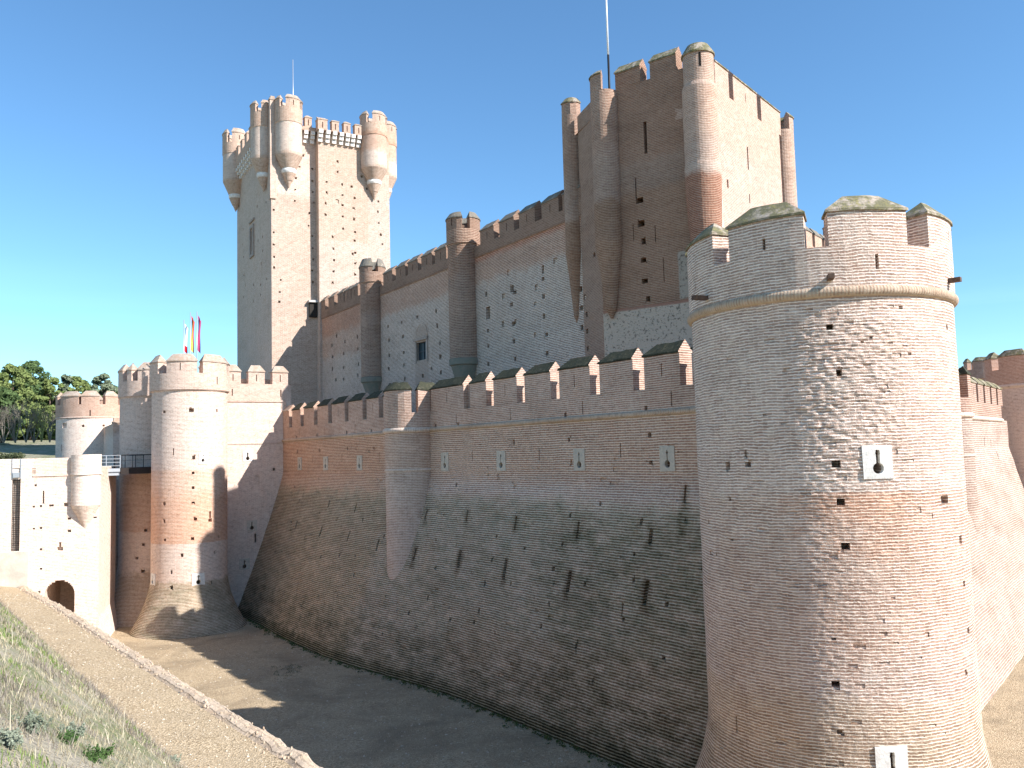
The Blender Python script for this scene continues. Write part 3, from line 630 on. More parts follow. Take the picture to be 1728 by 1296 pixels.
# ================================================================== GATE TOWERS AND GATE WALL
MG1 = brick('gate_tower_brick', row=.085, dark=.15, bump=.6, pale=.5, pit=.2, mo=(.84,.75,.67), c1=(.48,.34,.27), c2=(.62,.47,.39), zones=[
    (None,None,5.72,10.45,(.95,.78,.66),.8,(.3,.04,.1),'mul'), (None,None,5.72,8.9,(.92,.74,.62),.7,(.3,.04,.9),'mul'),
    (None,None,15.7,19,(.97,.84,.75),.6,.2,'mul'),(None,None,-1,3.3,(.62,.61,.50),.85,(.3,.3,.15),'mul'),(None,None,-1,3.2,(.34,.38,.28),1.,.5,'lichen')])
C2 = (-21.8, 58.0); R2 = 2.4
root = thing('gate_tower', (*C2, 0), 'round brick gate tower with redder middle band and flared dark base beside the bridge', 'tower', 'round towers of the castle')
cp2 = Cy(C2, R2+.12)
m2 = sorted((min(a), max(a)) for a in arcs_from_px(cp2, [(251.8,266.5),(281,332.5),(342.5,382)], 620))
ph2 = [(323,692,.28,.22,.5),(277,695,.2,.2,.4),(366,693,.16,.2,.3),(327,772,.2,.2,.4),(326,798,.18,.16,.4),(326,823,.18,.16,.4),(326,848,.18,.16,.4),(277,850,.2,.2,.3),(277,879,.2,.2,.3),(330,876,.2,.18,.4),(278,911,.18,.16,.3),(325,909,.24,.18,.4),(369,905,.18,.16,.3),(307,937,.22,.2,.4),(289,966,.2,.2,.4),(362,932,.14,.2,.3),(289,992,.2,.2,.4),(357,983,.1,.2,.3),
       (354.6,869,.12,.5,.4),(354.6,878,.26,.2,.4),(292.5,762,.08,.5,.4)]
MPB = brick('red_parapet_brick', row=.085, dark=.3, c1=(.52,.34,.26), c2=(.66,.50,.41), mo=(.78,.68,.6), bump=.6)
MPL = brick('pale_parapet_brick', row=.085, dark=.25, c1=(.46,.31,.245), c2=(.58,.43,.35), mo=(.74,.64,.56), bump=.6)
round_tower(root, C2, R2, 15.66, 16.75, 17.5, 18.05, MG1, M_cop_red, fill_arcs(m2, 2*pi*(R2+.12), 1.7, .5), zflare=3.5, flare=1.25, th=.65, rp=.12, cordr=.1, pholes=ph2, astep=.2, mmat=MPL, mcord=MPL,
    plates=[(342.5,773,.56,.72,False,M_plate),(335,978,.78,.78,True,M_plate),(258,978,.7,.75,True,M_plate)], slitsm={'parapet': [(366.5,642,.08,.5,.3)], 1: [(304,618,.07,.5,.3)]})
C3 = W(66.2, 14.9)
MG3 = brick('gate_tower_grey_brick', row=.085, dark=.25, bump=.6, c1=(.46,.32,.255), c2=(.58,.44,.36), mo=(.78,.70,.63), zones=[(None,None,6.2,10.3,(.78,.62,.52),.85,.1,'mul'),(None,None,-1,3.4,(.5,.48,.4),.8,.6,'mul')])
root = thing('gate_tower', (*C3, 0), 'round grey brick tower half hidden behind the gate tower, beyond the bridge', 'tower', 'round towers of the castle')
cp3 = Cy(C3, 2.5+.12)
m3 = sorted((min(a), max(a)) for a in arcs_from_px(cp3, [(214.5,222),(232.5,275)], 625))
round_tower(root, C3, 2.5, 15.66, 16.75, 17.5, 18.05, MG3, M_cop_red, fill_arcs(m3, 2*pi*2.62, 1.8, .5), zflare=4.2, flare=1.3, th=.65, rp=.12, cordr=.1, pholes=[(246,895,.2,.18,.4),(242,919,.2,.18,.4),(231,942,.2,.18,.4),(241,964,.26,.2,.4)], astep=.2, mmat=MPL, mcord=MPL, slitsm={1: [(249.5,636,.1,.5,.3)]})
C4 = W(84.6, 13.6)
MG4 = brick('far_tower_brick', row=.1, dark=.12, bump=.4, pale=.5, mo=(.84,.77,.69), c1=(.62,.47,.39), c2=(.72,.59,.50))
MG4p = brick('far_parapet_brick', row=.1, dark=.25, bump=.4, mo=(.56,.43,.35), c1=(.36,.22,.16), c2=(.45,.30,.225))
root = thing('far_tower', (*C4, 0), 'pale round tower with a red brick crown in front of the trees at far left', 'tower', 'round towers of the castle')
cp4 = Cy(C4, 2.95+.05)
m4 = sorted((min(a), max(a)) for a in arcs_from_px(cp4, [(88,97),(102,132),(137,168),(178,199.5)], 682))
round_tower(root, C4, 2.95, 15.0, 16.15, 16.85, 17.35, MG4, M_cop_red, fill_arcs(m4, 2*pi*3, 1.9, .7), zflare=5, flare=1.4, th=.65, rp=.05, cordr=.08, astep=.25, mmat=MG4p, mcord=MPL,
    pholes=[(109,718,.5,.4,.15),(140,719,.22,.2,.4),(175,718,.2,.2,.4),(175,734,.2,.2,.4),(104,756,.12,.55,.3)], slitsm={'parapet': [(152,697,.1,.5,.3)], 1: [(113,686,.08,.5,.3)], 3: [(191,685,.12,.5,.3)]})
# gate side wall
root = thing('gate_wall', (*W(62.5, 20), 0), 'tall sunlit brick wall between the gate tower and the end of the long curtain wall', 'wall')
fg = Fr(W(62.5, 23.2), -120, -1)
hol = []
for x, y, c_, mt in [(418,770,0,M_plate),(425,887,0,M_plate_shade),(412.5,952,1,M_plate_shade)]:
    a, z = fg.hit(x, y); hol.append(keyhole(root, fg, a, z, .72, .78, mt, None, bool(c_)))
hol += pxh(fg, [(462.5,792,.2,.2),(434,809,.26,.62,.12),(456,833,.25,.45,.08),(431,908,.12,.6)], None, .2, .2)
MGW = brick('gate_wall_brick', row=.085, dark=.15, bump=.5, pale=.55, pit=.15, mo=(.82,.74,.66), c1=(.50,.36,.29), c2=(.62,.48,.40), zones=[(None,None,-1,7,(.92,.92,.92),.5,.8,'mul')])
mb = MB(); skin(mb, fg, [-.42]+brk(0, 8.5, 1.), brk(-.2, 15.3, 1.5), hol)
mb.quad([fg.p(-.42,0,0), fg.p(-.42,.9,0), fg.p(-.42,.9,15.3), fg.p(-.42,0,15.3)], [(0,0),(.9,0),(.9,15.3),(0,15.3)])
mb.build('wall', MGW, root)
mb = MB(); mb.fbox(fg, 0, 8.4, -.06, .03, 15.24, 15.38); mb.fbox(fg, 0, 8.4, -.05, .03, 12.13, 12.22); mb.fbox(fg, -.05, .03, -.06, .03, 12.22, 15.24); mb.build('string_course', MPL, root)
zfg = fg.hit(435, 648)[1]; zeg = fg.hit(435, 628)[1]; zrg = fg.hit(435, 618)[1]+.1
mb = MB(); skin(mb, fg, brk(-.42, 8.4, 1), [15.3, zfg], pxh(fg, [(391,647,.2,.18),(479,648,.2,.18),(392,662,.09,.55),(474,664,.09,.55)]))
mb.fbox(fg, -.42, 8.4, .3, .9, 14, zfg-.004); mb.quad([fg.p(-.42,0,zfg), fg.p(8.4,0,zfg), fg.p(8.4,.6,zfg), fg.p(-.42,.6,zfg)]); mb.quad([fg.p(-.42,0,15.3), fg.p(-.42,.9,15.3), fg.p(-.42,.9,zfg), fg.p(-.42,0,zfg)]); mb.build('parapet', MPL, root)
for x0, x1 in [(486,459.8),(446.8,419.2),(406.5,380)]:
    a0, a1 = fg.hit(x0, 640)[0], fg.hit(x1, 640)[0]
    merlon(root, fg, a0, a1, .65, zfg-.004, zeg, zrg, MPL, M_cop_red, [((a0+a1)/2, (zfg+zeg)/2, .07, .5, .4)], hip=.32)
# walls behind the gate
root = thing('gatehouse_front', (*W(63, 16.4), 0), 'shaded brick wall with the gate opening between the two gate towers', 'wall')
fgf = Fr(W(0, 16.2), AZ0, -1); MS = brick('shaded_gate_brick', row=.09, dark=.4)
mb = MB(); skin(mb, fgf, brk(60.5, 67.4, 1.5), brk(-.2, 17, 2.), [(63.1, 12.3, 2.2, 3.4, 1.2)], None, False); mb.fbox(fgf, 63.6, 67.4, 1.3, 7., 0, 17); mb.build('wall', MS, root)
root = thing('return_wall', (*W(73, 14), 0), 'low brick wall with brown coping joining the far tower behind the bridge', 'wall')
fr_ = Fr(W(73, 13.17), 60, 1)
MR = brick('return_wall_brick', row=.1, dark=.12, mo=(.8,.72,.65), c1=(.60,.46,.38), c2=(.7,.57,.48), zones=[(None,None,13.3,16,(.85,.66,.52),.7,.5,'mul'),(None,None,-1,9.5,(.45,.42,.36),.9,1.2,'mul')])  # last zone paints the shade under the bridge as a darker wall foot
zt = fr_.hit(203, 714)[1]
mb = MB(); skin(mb, fr_, brk(0, 8, 1.2), brk(-.2, zt, 1.5), [], lambda a, z: 0 if z > 9 else (9-z)*.1); mb.fbox(fr_, 0.002, 8, .01, 10., -.2, zt-.01); mb.build('wall', MR, root)
mb = MB(); mb.fbox(fr_, -.05, 8, -.05, .95, zt, zt+.15); mb.fbox(fr_, .05, 8, .1, .8, zt+.15, zt+.42); mb.build('coping', brick('brown_coping_brick', c1=(.38,.26,.19), c2=(.45,.33,.25), mo=(.5,.42,.35), row=.1), root)
root = thing('watch_turret', (*W(88, 19.5), 0), 'small dark shaded brick turret with an arched opening behind the far tower', 'turret')
ft = Fr(W(84, 17.9), AZ0, -1); a1_, z1_ = ft.hit(207, 673); a2_, z2_ = ft.hit(207, 698)
MDT = brick('dark_turret_brick', row=.1, c1=(.36,.23,.18), c2=(.45,.31,.25), mo=(.5,.4,.34), dark=.6)
mb = MB(); skin(mb, ft, brk(a1_-2.5, a1_+3.5, 1), brk(8, z1_, 2), [(a2_+.2, z2_-.3, .8, 1.2, .5), (a2_+.2, z2_+.45, .5, .3, .5)], None, False); mb.fbox(ft, a1_-2.5, a1_+3.5, .6, 3., 8, z1_-.004)
mb.build('wall', MDT, root); mb = MB(); mb.fbox(ft, a1_-2.6, a1_+3.6, -.08, 3.1, z1_, z1_+.12); mb.build('coping', M_cop_grey, root)

# ================================================================== BARBICAN (left block) AND BRIDGE
P0 = (-25.47, 53.); fb = Fr(P0, -108, -1)
root = thing('barbican', (*P0, 0), 'bright sunlit brick bridge abutment at left edge with arched opening and iron grille', 'barbican')
ztop = fb.hit(80, 773)[1]
gl, gz0 = fb.hit(32.5, 930); gr, gz1 = fb.hit(20.5, 809)
hol = pxh(fb, [(86.6,853,.26,.13),(111.5,851.5,.24,.2),(117,875,.2,.15),(117,896,.2,.15),(160,873,.22,.1),(69,854,.14,.12),(69,891,.14,.12),(69,927,.14,.12),(69,960,.14,.12),(57,855,.12,.1),(57,892,.12,.1),(60,819,.14,.12),(66,999,.14,.12)], None, .2, .2, .35)
hol += pxh(fb, [(73.2,839,.1,.78,.3),(101.5,919,.13,.3,.3),(101.5,926,.32,.22,.3)])
for i in range(8): hol += [(fb.hit(57.5,790)[0], fb.hit(57.5, 778+3.1*i)[1], .2, .06, .08)]
a0, a1 = sorted((fb.hit(126, 1000)[0], fb.hit(75, 1000)[0])); ac = (a0+a1)/2; wA = (a1-a0)
zspr = fb.hit(100, 1003)[1]; ztp = fb.hit(100, 978)[1]
nA = 9
for k in range(nA):
    h_ = (ztp-zspr)*(k+.5)/nA; q = (k+.5)/nA; hw = wA/2*sqrt(max(0, 1-q*q))
    hol.append((ac, (zspr+h_)/2, hw*2, zspr+h_, 5.))
hol.append(((gl+gr)/2, (gz0+gz1)/2, abs(gr-gl), gz1-gz0, .3))
hol.append(((gl+gr)/2, (gz1+ztop)/2+.05, abs(gr-gl), ztop-gz1-.15, .06))
MB_ = brick('sunlit_barbican_brick', row=.085, dark=.08, bump=.5, pale=.7, pit=.12, mo=(.86,.79,.71), c1=(.58,.45,.37), c2=(.70,.58,.50), zones=[(0, 3.6, 10.25, 12, (.92,.76,.66), .5, .3, 'mul')])
mb = MB(); skin(mb, fb, brk(0, 16, 2.), brk(-.3, ztop, 2.), [(h[0], h[1], h[2], h[3], h[4]) for h in hol], None, False)
mb.fbox(fb, 0.002, 16, 5.1, 8., -.3, ztop-.6); mb.fbox(fb, 0.002, 16, .002, .5, ztop-.55, ztop-.003)
mb.quad([fb.p(0,0,-.3), fb.p(0,8,-.3), fb.p(0,8,ztop-.6), fb.p(0,0,ztop-.6)], [(0,0),(8,0),(8,ztop),(0,ztop)])
mb.quad([fb.p(0,0,1.7), fb.p(0,8,1.7), fb.p(-.45,8,-.3), fb.p(-.45,0,-.3)], [(0,1.7),(8,1.7),(8,-.3),(0,-.3)]); mb.quad([fb.p(0,-.01,1.7), fb.p(-.45,-.01,-.3), fb.p(0.3,-.01,-.3)], [(0,1.7),(-1.1,-.3),(.3,-.3)])
mb.build('wall', MB_, root)
a5, z5 = fb.hit(56, 803); mb = MB(); mb.fbox(fb, .1, a5, -.06, .03, z5-.04, z5+.04); mb.build('string_course', MB_, root)
mb = MB()
ga_, gb_ = min(gl, gr), max(gl, gr)
for k in range(6): a_ = ga_+(gb_-ga_)*k/5; mb.fbox(fb, a_-.012, a_+.012, .08, .11, gz0, gz1)
k = 0; z_ = gz0
while z_ < gz1: mb.fbox(fb, ga_, gb_, .085, .105, z_-.012, z_+.012); z_ += .11
mb.build('iron_grille', M_iron, root)
mb = MB(); mb.fbox(fb, ga_-.03, ga_+.02, -.04, .05, gz1, ztop); mb.fbox(fb, gb_-.02, gb_+.03, -.04, .05, gz1, ztop); mb.fbox(fb, ga_+.05, gb_-.05, -.1, .05, gz1+.1, gz1+.4); mb.build('gate_winch_rail', M_grey_metal, root)
a6, z6 = fb.hit(48, 930); mb = MB(); mb.fbox(fb, a6, 16, -.16, .02, .5, z6); mb.build('rendered_base', M_plaster, root)
mb = MB(); skin(mb, fb, [a6-.02, a6+.03], [2, 3, 4, z6], []); mb = None
# little half round bartizan on the abutment corner
xa, za = fb.hit(145, 800); rT = .85
cT = fb.p(xa, .15, 0)[:2]
zt_, zb_, z8, ztip = fb.hit(145, 767, -.5)[1], fb.hit(145, 801, -.5)[1], fb.hit(145, 853, -.6)[1], fb.hit(141, 897, 0)[1]
mb = MB(); lathe(mb, cT, [(.02,ztip-.1),(.32,ztip+.55),(rT-.02,z8),(rT-.02,zb_),(rT+.05,zb_),(rT+.05,zb_+.1),(rT,zb_+.1),(rT,zt_),(rT-.3,zt_),(rT-.3,zt_-.6),(.01,zt_-.6)], 0, 2*pi, .15)
mb.build('bartizan', brick('bartizan_brick', row=.085, dark=.1, pale=.5, mo=(.88,.8,.72), c1=(.62,.47,.38), c2=(.74,.62,.53)), root)
# bridge
root = thing('footbridge', (*W(62.5, 12.5), 10.3), 'narrow bridge with dark railings crossing from the abutment to the gate tower', 'bridge')
fbr = Fr(W(61.6, 9.), 54.82, 1)
zd = fbr.hit(215, 793)[1]; zrl = fbr.hit(215, 768)[1]
an = [fbr.hit(x, 790)[0] for x in (160, 203, 262)]
mb = MB(); mb.fbox(fbr, an[0]-1, an[1], 0, 2.6, zd-.1, zd+.12); mb.fbox(fbr, an[0]-1, an[1], .1, .4, zd-.34, zd-.12); mb.build('steel_deck', M_grey_metal, root)
mb = MB(); mb.fbox(fbr, an[1]+.01, an[2]+.6, -.05, 2.6, zd-.28, zd+.16); mb.build('timber_deck', simple('dark_timber', (.035,.028,.025), .8, 4), root)
for b_ in (0.05, 2.5):
    mb = MB()
    for k in range(4): a_ = an[0]-1+(an[1]-an[0]+1)*k/3; mb.fbox(fbr, a_-.02, a_+.02, b_-.02, b_+.02, zd+.1, zrl)
    for k in range(4): z_ = zd+.3+(zrl-zd-.3)*k/3; mb.fbox(fbr, an[0]-1, an[1], b_-.015, b_+.015, z_-.015, z_+.015)
    mb.build('steel_railing', M_grey_metal, root)
    mb = MB()
    for k in range(5): a_ = an[1]+.1+(an[2]+.5-an[1])*k/4; mb.fbox(fbr, a_-.02, a_+.02, b_-.02, b_+.02, zd+.1, zrl)
    mb.fbox(fbr, an[1]+.05, an[2]+.6, b_-.03, b_+.03, zrl-.03, zrl+.03); mb.fbox(fbr, an[1]+.05, an[2]+.6, b_-.012, b_+.012, zrl-.35, zrl-.33)
    mb.build('iron_railing', M_iron, root)
# ================================================================== INNER CASTLE WALL
PIN = (-18.52, 82.17); fi = Fr(PIN, 146.7, 1)
root = thing('inner_wall', (*fi.p(20, 0, 0)[:2], 0), 'high shaded inner castle wall with grey capped merlons, window and two half-round turrets', 'wall')
hol = pxh(fi, [(568,567),(560,583),(582,576),(603,568),(604,589),(580,597),(561,602),(605,614),(580,620),(561,622),(604,633),(580,640),(567,641),(655,551),(656.5,574),(657,600),(656,622),(704,535),(678,544),(680,568),(681,595),(681.5,616),(683,639.5),(736,525),(738,550),(742,579),(743,602),(744,629),(728,622),(713.6,634),
    (820,497),(823,558),(824,584),(824,614),(863,514),(866,547),(867,576),(869,606),(916,471),(917,500),(918,534),(922,565),(923,596),(972,410),(976,452),(980,487),(981,520),(982,553)], None, .3, .28)
hol += pxh(fi, [(823,528,.6,.75,.5),(863.6,487,.35,.55,.5),(868,493,.5,.25,.4),(850,500,.35,.35,.1),(905,486,.35,.4,.1),(937,440,.35,.4,.1),(903,513,.3,.3,.1),(870,543,.3,.35,.1),(903,565,.3,.35,.1),(849,547,.3,.35,.12),(916,455,.3,.5,.15),(858,460,.35,.4,.06)], None)
wl0, wz1 = fi.hit(703, 573); wl1, wz0 = fi.hit(720, 612); wc = (fi.hit(703.5, 592)[0]+fi.hit(719.5, 592)[0])/2; ww = abs(fi.hit(719.5, 592)[0]-fi.hit(703.5, 592)[0])
wz1 = fi.hit(711, 575)[1]; wz0 = fi.hit(711, 610)[1]
hol.append((wc, (wz0+wz1)/2, ww, wz1-wz0, .3))
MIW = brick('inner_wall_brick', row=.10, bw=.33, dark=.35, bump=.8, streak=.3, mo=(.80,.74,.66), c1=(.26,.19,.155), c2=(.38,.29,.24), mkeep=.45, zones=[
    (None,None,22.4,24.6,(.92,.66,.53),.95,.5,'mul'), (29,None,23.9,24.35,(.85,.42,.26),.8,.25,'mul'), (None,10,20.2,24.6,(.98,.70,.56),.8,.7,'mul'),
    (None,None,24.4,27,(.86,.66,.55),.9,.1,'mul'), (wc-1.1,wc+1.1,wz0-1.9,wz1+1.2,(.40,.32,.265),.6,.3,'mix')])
mb = MB(); skin(mb, fi, brk(-.5, 41.6, 1.2), brk(4, 22, 2)+[24.3], hol, lambda a, z: .03*noise.noise(Vector((a*.5, z*.5, 1))))
mb.build('wall', MIW, root)
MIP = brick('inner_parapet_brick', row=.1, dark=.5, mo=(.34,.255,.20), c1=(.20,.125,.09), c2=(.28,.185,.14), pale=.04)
mb = MB(); mb.fbox(fi, -.3, 42, -.07, .8, 24.28, 24.98); mb.build('parapet', MIP, root)
mb = MB(); ring(mb, fi, -.3, 42, 24.28, .08, 0, 2, 6); mb.build('string_course', MIP, root)
ce = [2.0,4.28,6.56,8.21,9.79,16.74,19.1,21.24,23.54,25.71,32.14,34.54,36.85,39.29,41.4]
for i, e in enumerate(ce):
    ln = 1.45 if e < 10 else 1.72
    merlon(root, fi, e-ln, e, .75, 24.97, 25.85, 26.35, MIP, M_cop_grey, [(e-ln/2, 25.4, .08, .5, .4)], hip=.3, hip2=.02, b0=-.07)
# window
o1 = MB(); o1.fbox(fi, wc-ww/2, wc+ww/2, .24, .28, wz0, wz1); win = o1.build('window', M_glass, root)
o1 = MB(); t_ = .06
for a0, a1, z0, z1 in [(wc-ww/2,wc-ww/2+t_,wz0,wz1),(wc+ww/2-t_,wc+ww/2,wz0,wz1),(wc-t_/2,wc+t_/2,wz0,wz1),(wc-ww/2+t_,wc-t_/2,wz1-t_,wz1),(wc+t_/2,wc+ww/2-t_,wz1-t_,wz1),(wc-ww/2+t_,wc-t_/2,wz0,wz0+t_),(wc+t_/2,wc+ww/2-t_,wz0,wz0+t_),(wc-ww/2+t_,wc-t_/2,(wz0+wz1)/2-.03,(wz0+wz1)/2+.03),(wc+t_/2,wc+ww/2-t_,(wz0+wz1)/2-.03,(wz0+wz1)/2+.03)]: o1.fbox(fi, a0, a1, .17, .24, z0, z1)
o1.build('frame', simple('dark_window_frame', (.06,.07,.08), .6), win)
o1 = MB(); MLN = simple('worn_window_stone', (.40,.33,.28), .9, 3, c2=(.30,.25,.21), bump=.4)
o1.fbox(fi, wc-ww/2-.35, wc+ww/2+.35, -.14, .02, wz1+.02, wz1+.22); o1.fbox(fi, wc-ww/2-.25, wc-ww/2-.01, -.05, .02, wz0-.1, wz1); o1.fbox(fi, wc+ww/2+.01, wc+ww/2+.25, -.05, .02, wz0-.1, wz1); o1.build('lintel', MLN, win)
o1 = MB()
for k in range(10):      # relieving arch
    t0, t1 = pi*k/10, pi*(k+1)/10; r0_, r1_ = .82, 1.0; zc_ = wz1+.3
    P = [(wc+r0_*cos(t0), zc_+r0_*1.15*sin(t0)), (wc+r1_*cos(t0), zc_+r1_*1.15*sin(t0)), (wc+r1_*cos(t1), zc_+r1_*1.15*sin(t1)), (wc+r0_*cos(t1), zc_+r0_*1.15*sin(t1))]
    o1.quad([fi.p(a, -.03, z) for a, z in P], P); o1.quad([fi.p(P[1][0],-.03,P[1][1]), fi.p(P[2][0],-.03,P[2][1]), fi.p(P[2][0],.02,P[2][1]), fi.p(P[1][0],.02,P[1][1])]); o1.quad([fi.p(P[0][0],-.03,P[0][1]), fi.p(P[3][0],-.03,P[3][1]), fi.p(P[3][0],.02,P[3][1]), fi.p(P[0][0],.02,P[0][1])])
o1.build('relieving_arch', MIW, win)
# half-round turrets
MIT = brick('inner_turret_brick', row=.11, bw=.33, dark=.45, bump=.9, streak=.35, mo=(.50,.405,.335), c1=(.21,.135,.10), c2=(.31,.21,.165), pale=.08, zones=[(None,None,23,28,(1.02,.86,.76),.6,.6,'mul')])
for (xl, xr, yr, ye, yf, yring, ybowl, ybot, gx0, gx1) in [(608,650,434,449,458,475,635,662,628,638),(757,812,355,366,385,409,603,641,779,793)]:
    xm = (xl+xr)/2; a_, _ = fi.hit(xm, 520, -.25); c_ = np.array(fi.p(a_, -.25, 0)[:2]); 
    d_ = np.linalg.norm(c_); R_ = d_*(math.atan((xr-864)/F)-math.atan((xl-864)/F))/2
    cy = Cy(c_, R_); Z = lambda y: cy.hit(xm, y)[1]; t = cy.tc
    mb = MB(); lathe(mb, c_, [(R_,Z(ybowl)),(R_,Z(yring)-.08),(R_+.07,Z(yring)),(R_+.07,Z(yf)),(R_-.4,Z(yf)),(R_-.4,Z(yf)-.9),(.01,Z(yf)-.9)], 0, 2*pi, .2); tw = mb.build('turret', MIT, root)
    mb = MB(); zb_ = Z(ybowl); zq = Z(ybot)
    lathe(mb, c_, [(.1,zq-1.1),(.35,zq-.5),(R_*.66,zq-.1),(R_*.70,zq+.15),(R_*.93,zb_-.5),(R_+.04,zb_-.42),(R_+.06,zb_-.05),(R_+.0,zb_)], 0, 2*pi, .2); mb.build('corbel_bowl', M_stone_green, tw)
    cq = Cy(c_, R_+.07); per = 2*pi*(R_+.07); g0, g1 = sorted((cq.hit(gx0, yf-5)[0], cq.hit(gx1, yf-5)[0]))
    l1 = (per-2*(g1-g0))/2
    merlon(tw, cq, g1, g1+l1*.55, .47, Z(yf)-.004, Z(ye), Z(yr), MIP, M_cop_grey, [], hip=.15)
    merlon(tw, cq, g0-l1*.8, g0, .47, Z(yf)-.004, Z(ye), Z(yr), MIP, M_cop_grey, [(cq.hit(xl+5, (ye+yf)/2)[0], (Z(ye)+Z(yf))/2+.1, .1, .5, .3)], hip=.15)
    merlon(tw, cq, g1+l1*.55+(g1-g0), g0-l1*.8+per-(g1-g0), .47, Z(yf)-.004, Z(ye), Z(yr), MIP, M_cop_grey, [], hip=.15)

# ================================================================== KEEP (tall tower)
K = np.array([-22.42, 80.]); kf = Fr(K, 61, 1); kl = Fr(K, -29, -1); WK, LK = 11.95, 15.9
k2 = Fr(K+kf.m*.9, 61, 1)
root = thing('keep', (K[0], K[1], 0), 'tallest square brick keep with corner bartizans and white stone corbels under its battlements', 'tower')
ah = lambda fr, l: [fr.hit(360+x/2.944, 80+y/2.944) for x, y in l]
hA = [(302,573),(302,635),(302,693),(300,748),(300,806),(300,918),(300,980),(302,1040),(302,1093),(335,1155),(330,1215),(328,1263),(428,593),(410,650),(407,706),(405,762),(447,537),(492,603),(492,664),(494,718),(500,772),(477,824),(473,885),(492,938),(494,997),(497,1053),(491,1109),(495,1166)]
hB = [(617,566),(617,618),(563,668),(640,680),(563,720),(642,733),(558,774),(642,784),(558,832),(643,840),(645,900),(593,942),(597,1002),(600,1057),(597,1113),(593,1168),(738,642),(687,692),(763,703),(702,748),(820,765),(697,798),(818,817),(699,854),(822,872),(704,917),(832,931),(702,960),(840,977),(705,1020),(705,1073),(705,1128),(692,1025)]
hC = [(145,978),(262,770),(218,790),(222,960),(238,1075),(245,1010),(152,1130),(200,1260),(235,1180),(150,1240),(245,940),(150,1040),(160,1180),(235,1230),(200,1180),(265,1150),(150,900)]
MK = brick('keep_brick', row=.11, bw=.36, dark=.25, bump=.7, pale=.35, pit=.2, mo=(.74,.65,.57), c1=(.34,.24,.185), c2=(.46,.35,.285), darkc=(.62,.58,.54), zones=[
    (None, 4.3, 36.3, 43, (1.16,1.18,1.2), .9, .12, 'mul'), (4.3, 9.3, 32, 43, (.93,.84,.74), .6, .15, 'mul'), (9.3, 12, 39.3, 43, (.9,.8,.7), .6, .1, 'mul'), (None,4.3,-1,36.2,(.93,.88,.82),.6,.2,'mul')])
MKL = brick('keep_side_brick', row=.11, bw=.36, dark=.3, bump=.6, pit=.3, mo=(.70,.62,.54), c1=(.38,.275,.22), c2=(.50,.385,.315), darkc=(.6,.56,.52), streak=.3)
hol = [(a, z, .2, .19, .35) for a, z in ah(kf, hA)]+[(kf.hit(460,372)[0], kf.hit(460,372)[1], .35, .6, .12)]
zcb = kf.hit(545, 228)[1]    # top of corbels
mb = MB(); skin(mb, kf, brk(0, 4.45, 1.1), brk(5, zcb, 3), hol); mb.build('wall', MK, root)
hol = [(a, z, .21, .2, .35) for a, z in ah(k2, hB)]+[(k2.hit(564,364)[0], k2.hit(564,364)[1], 3.0, .16, .08), (k2.hit(569,340)[0], k2.hit(569,340)[1], .4, .5, .08)]
aw = k2.hit(538.3, 400)[0]; ae = k2.hit(658, 400)[0]
mb = MB(); skin(mb, k2, brk(aw, ae, 1.2), brk(5, zcb, 3), hol); mb.quad([k2.p(aw,0,5), k2.p(aw,1.2,5), k2.p(aw,1.2,zcb), k2.p(aw,0,zcb)], [(aw,5),(aw+1.2,5),(aw+1.2,zcb),(aw,zcb)])
mb.quad([k2.p(ae,0,5), k2.p(ae,LK+.9,5), k2.p(ae,LK+.9,zcb), k2.p(ae,0,zcb)], [(0,5),(LK,5),(LK,zcb),(0,zcb)]); mb.build('wall', MK, root)
hol = [(a, z, .3, .26, .4) for a, z in ah(kl, hC)]
lw = kl.hit(426, 405); hol.append((lw[0], lw[1], 1.1, 2.0, .5))
mb = MB(); skin(mb, kl, brk(0, LK, 2), brk(5, zcb, 3), hol); mb.quad([kl.p(LK,0,5), kl.p(LK,WK,5), kl.p(LK,WK,zcb), kl.p(LK,0,zcb)], [(0,5),(WK,5),(WK,zcb),(0,zcb)]); mb.build('wall', MKL, root)
mb = MB(); 
for a0, a1, z0, z1 in [(-.9,-.55,-1.5,1.2),(.55,.9,-1.5,1.2),(-.9,.9,1.2,1.5),(-1.1,1.1,1.9,2.1),(-.9,.9,-1.8,-1.5)]: mb.fbox(kl, lw[0]+a0, lw[0]+a1, -.15, .1, lw[1]+z0, lw[1]+z1)
fw_ = mb.build('window', MLN, root); mb = MB(); mb.fbox(kl, lw[0]-.5, lw[0]+.5, .3, .34, lw[1]-1, lw[1]+1); mb.build('pane', M_glass, fw_)
# roof deck
mb = MB(); mb.quad([kf.p(0,0,zcb), k2.p(ae,0,zcb), k2.p(ae,LK,zcb), kl.p(LK,0,zcb)]); mb.build('roof_terrace', MKL, root)
# wooden hoist window beside the inner wall
aw_, zw_ = kf.hit(528, 520); mb = MB(); mb.fbox(kf, aw_-.4, aw_+.32, -.3, .05, zw_-.9, zw_+.5); bx = mb.build('timber_hatch', simple('hatch_timber', (.035,.03,.025), .8), root)
mb = MB(); mb.fbox(kf, aw_-.5, aw_+.4, -.5, .05, zw_+.5, zw_+.7); mb.build('hatch_roof', simple('hatch_lead', (.5,.47,.43), .8), bx)
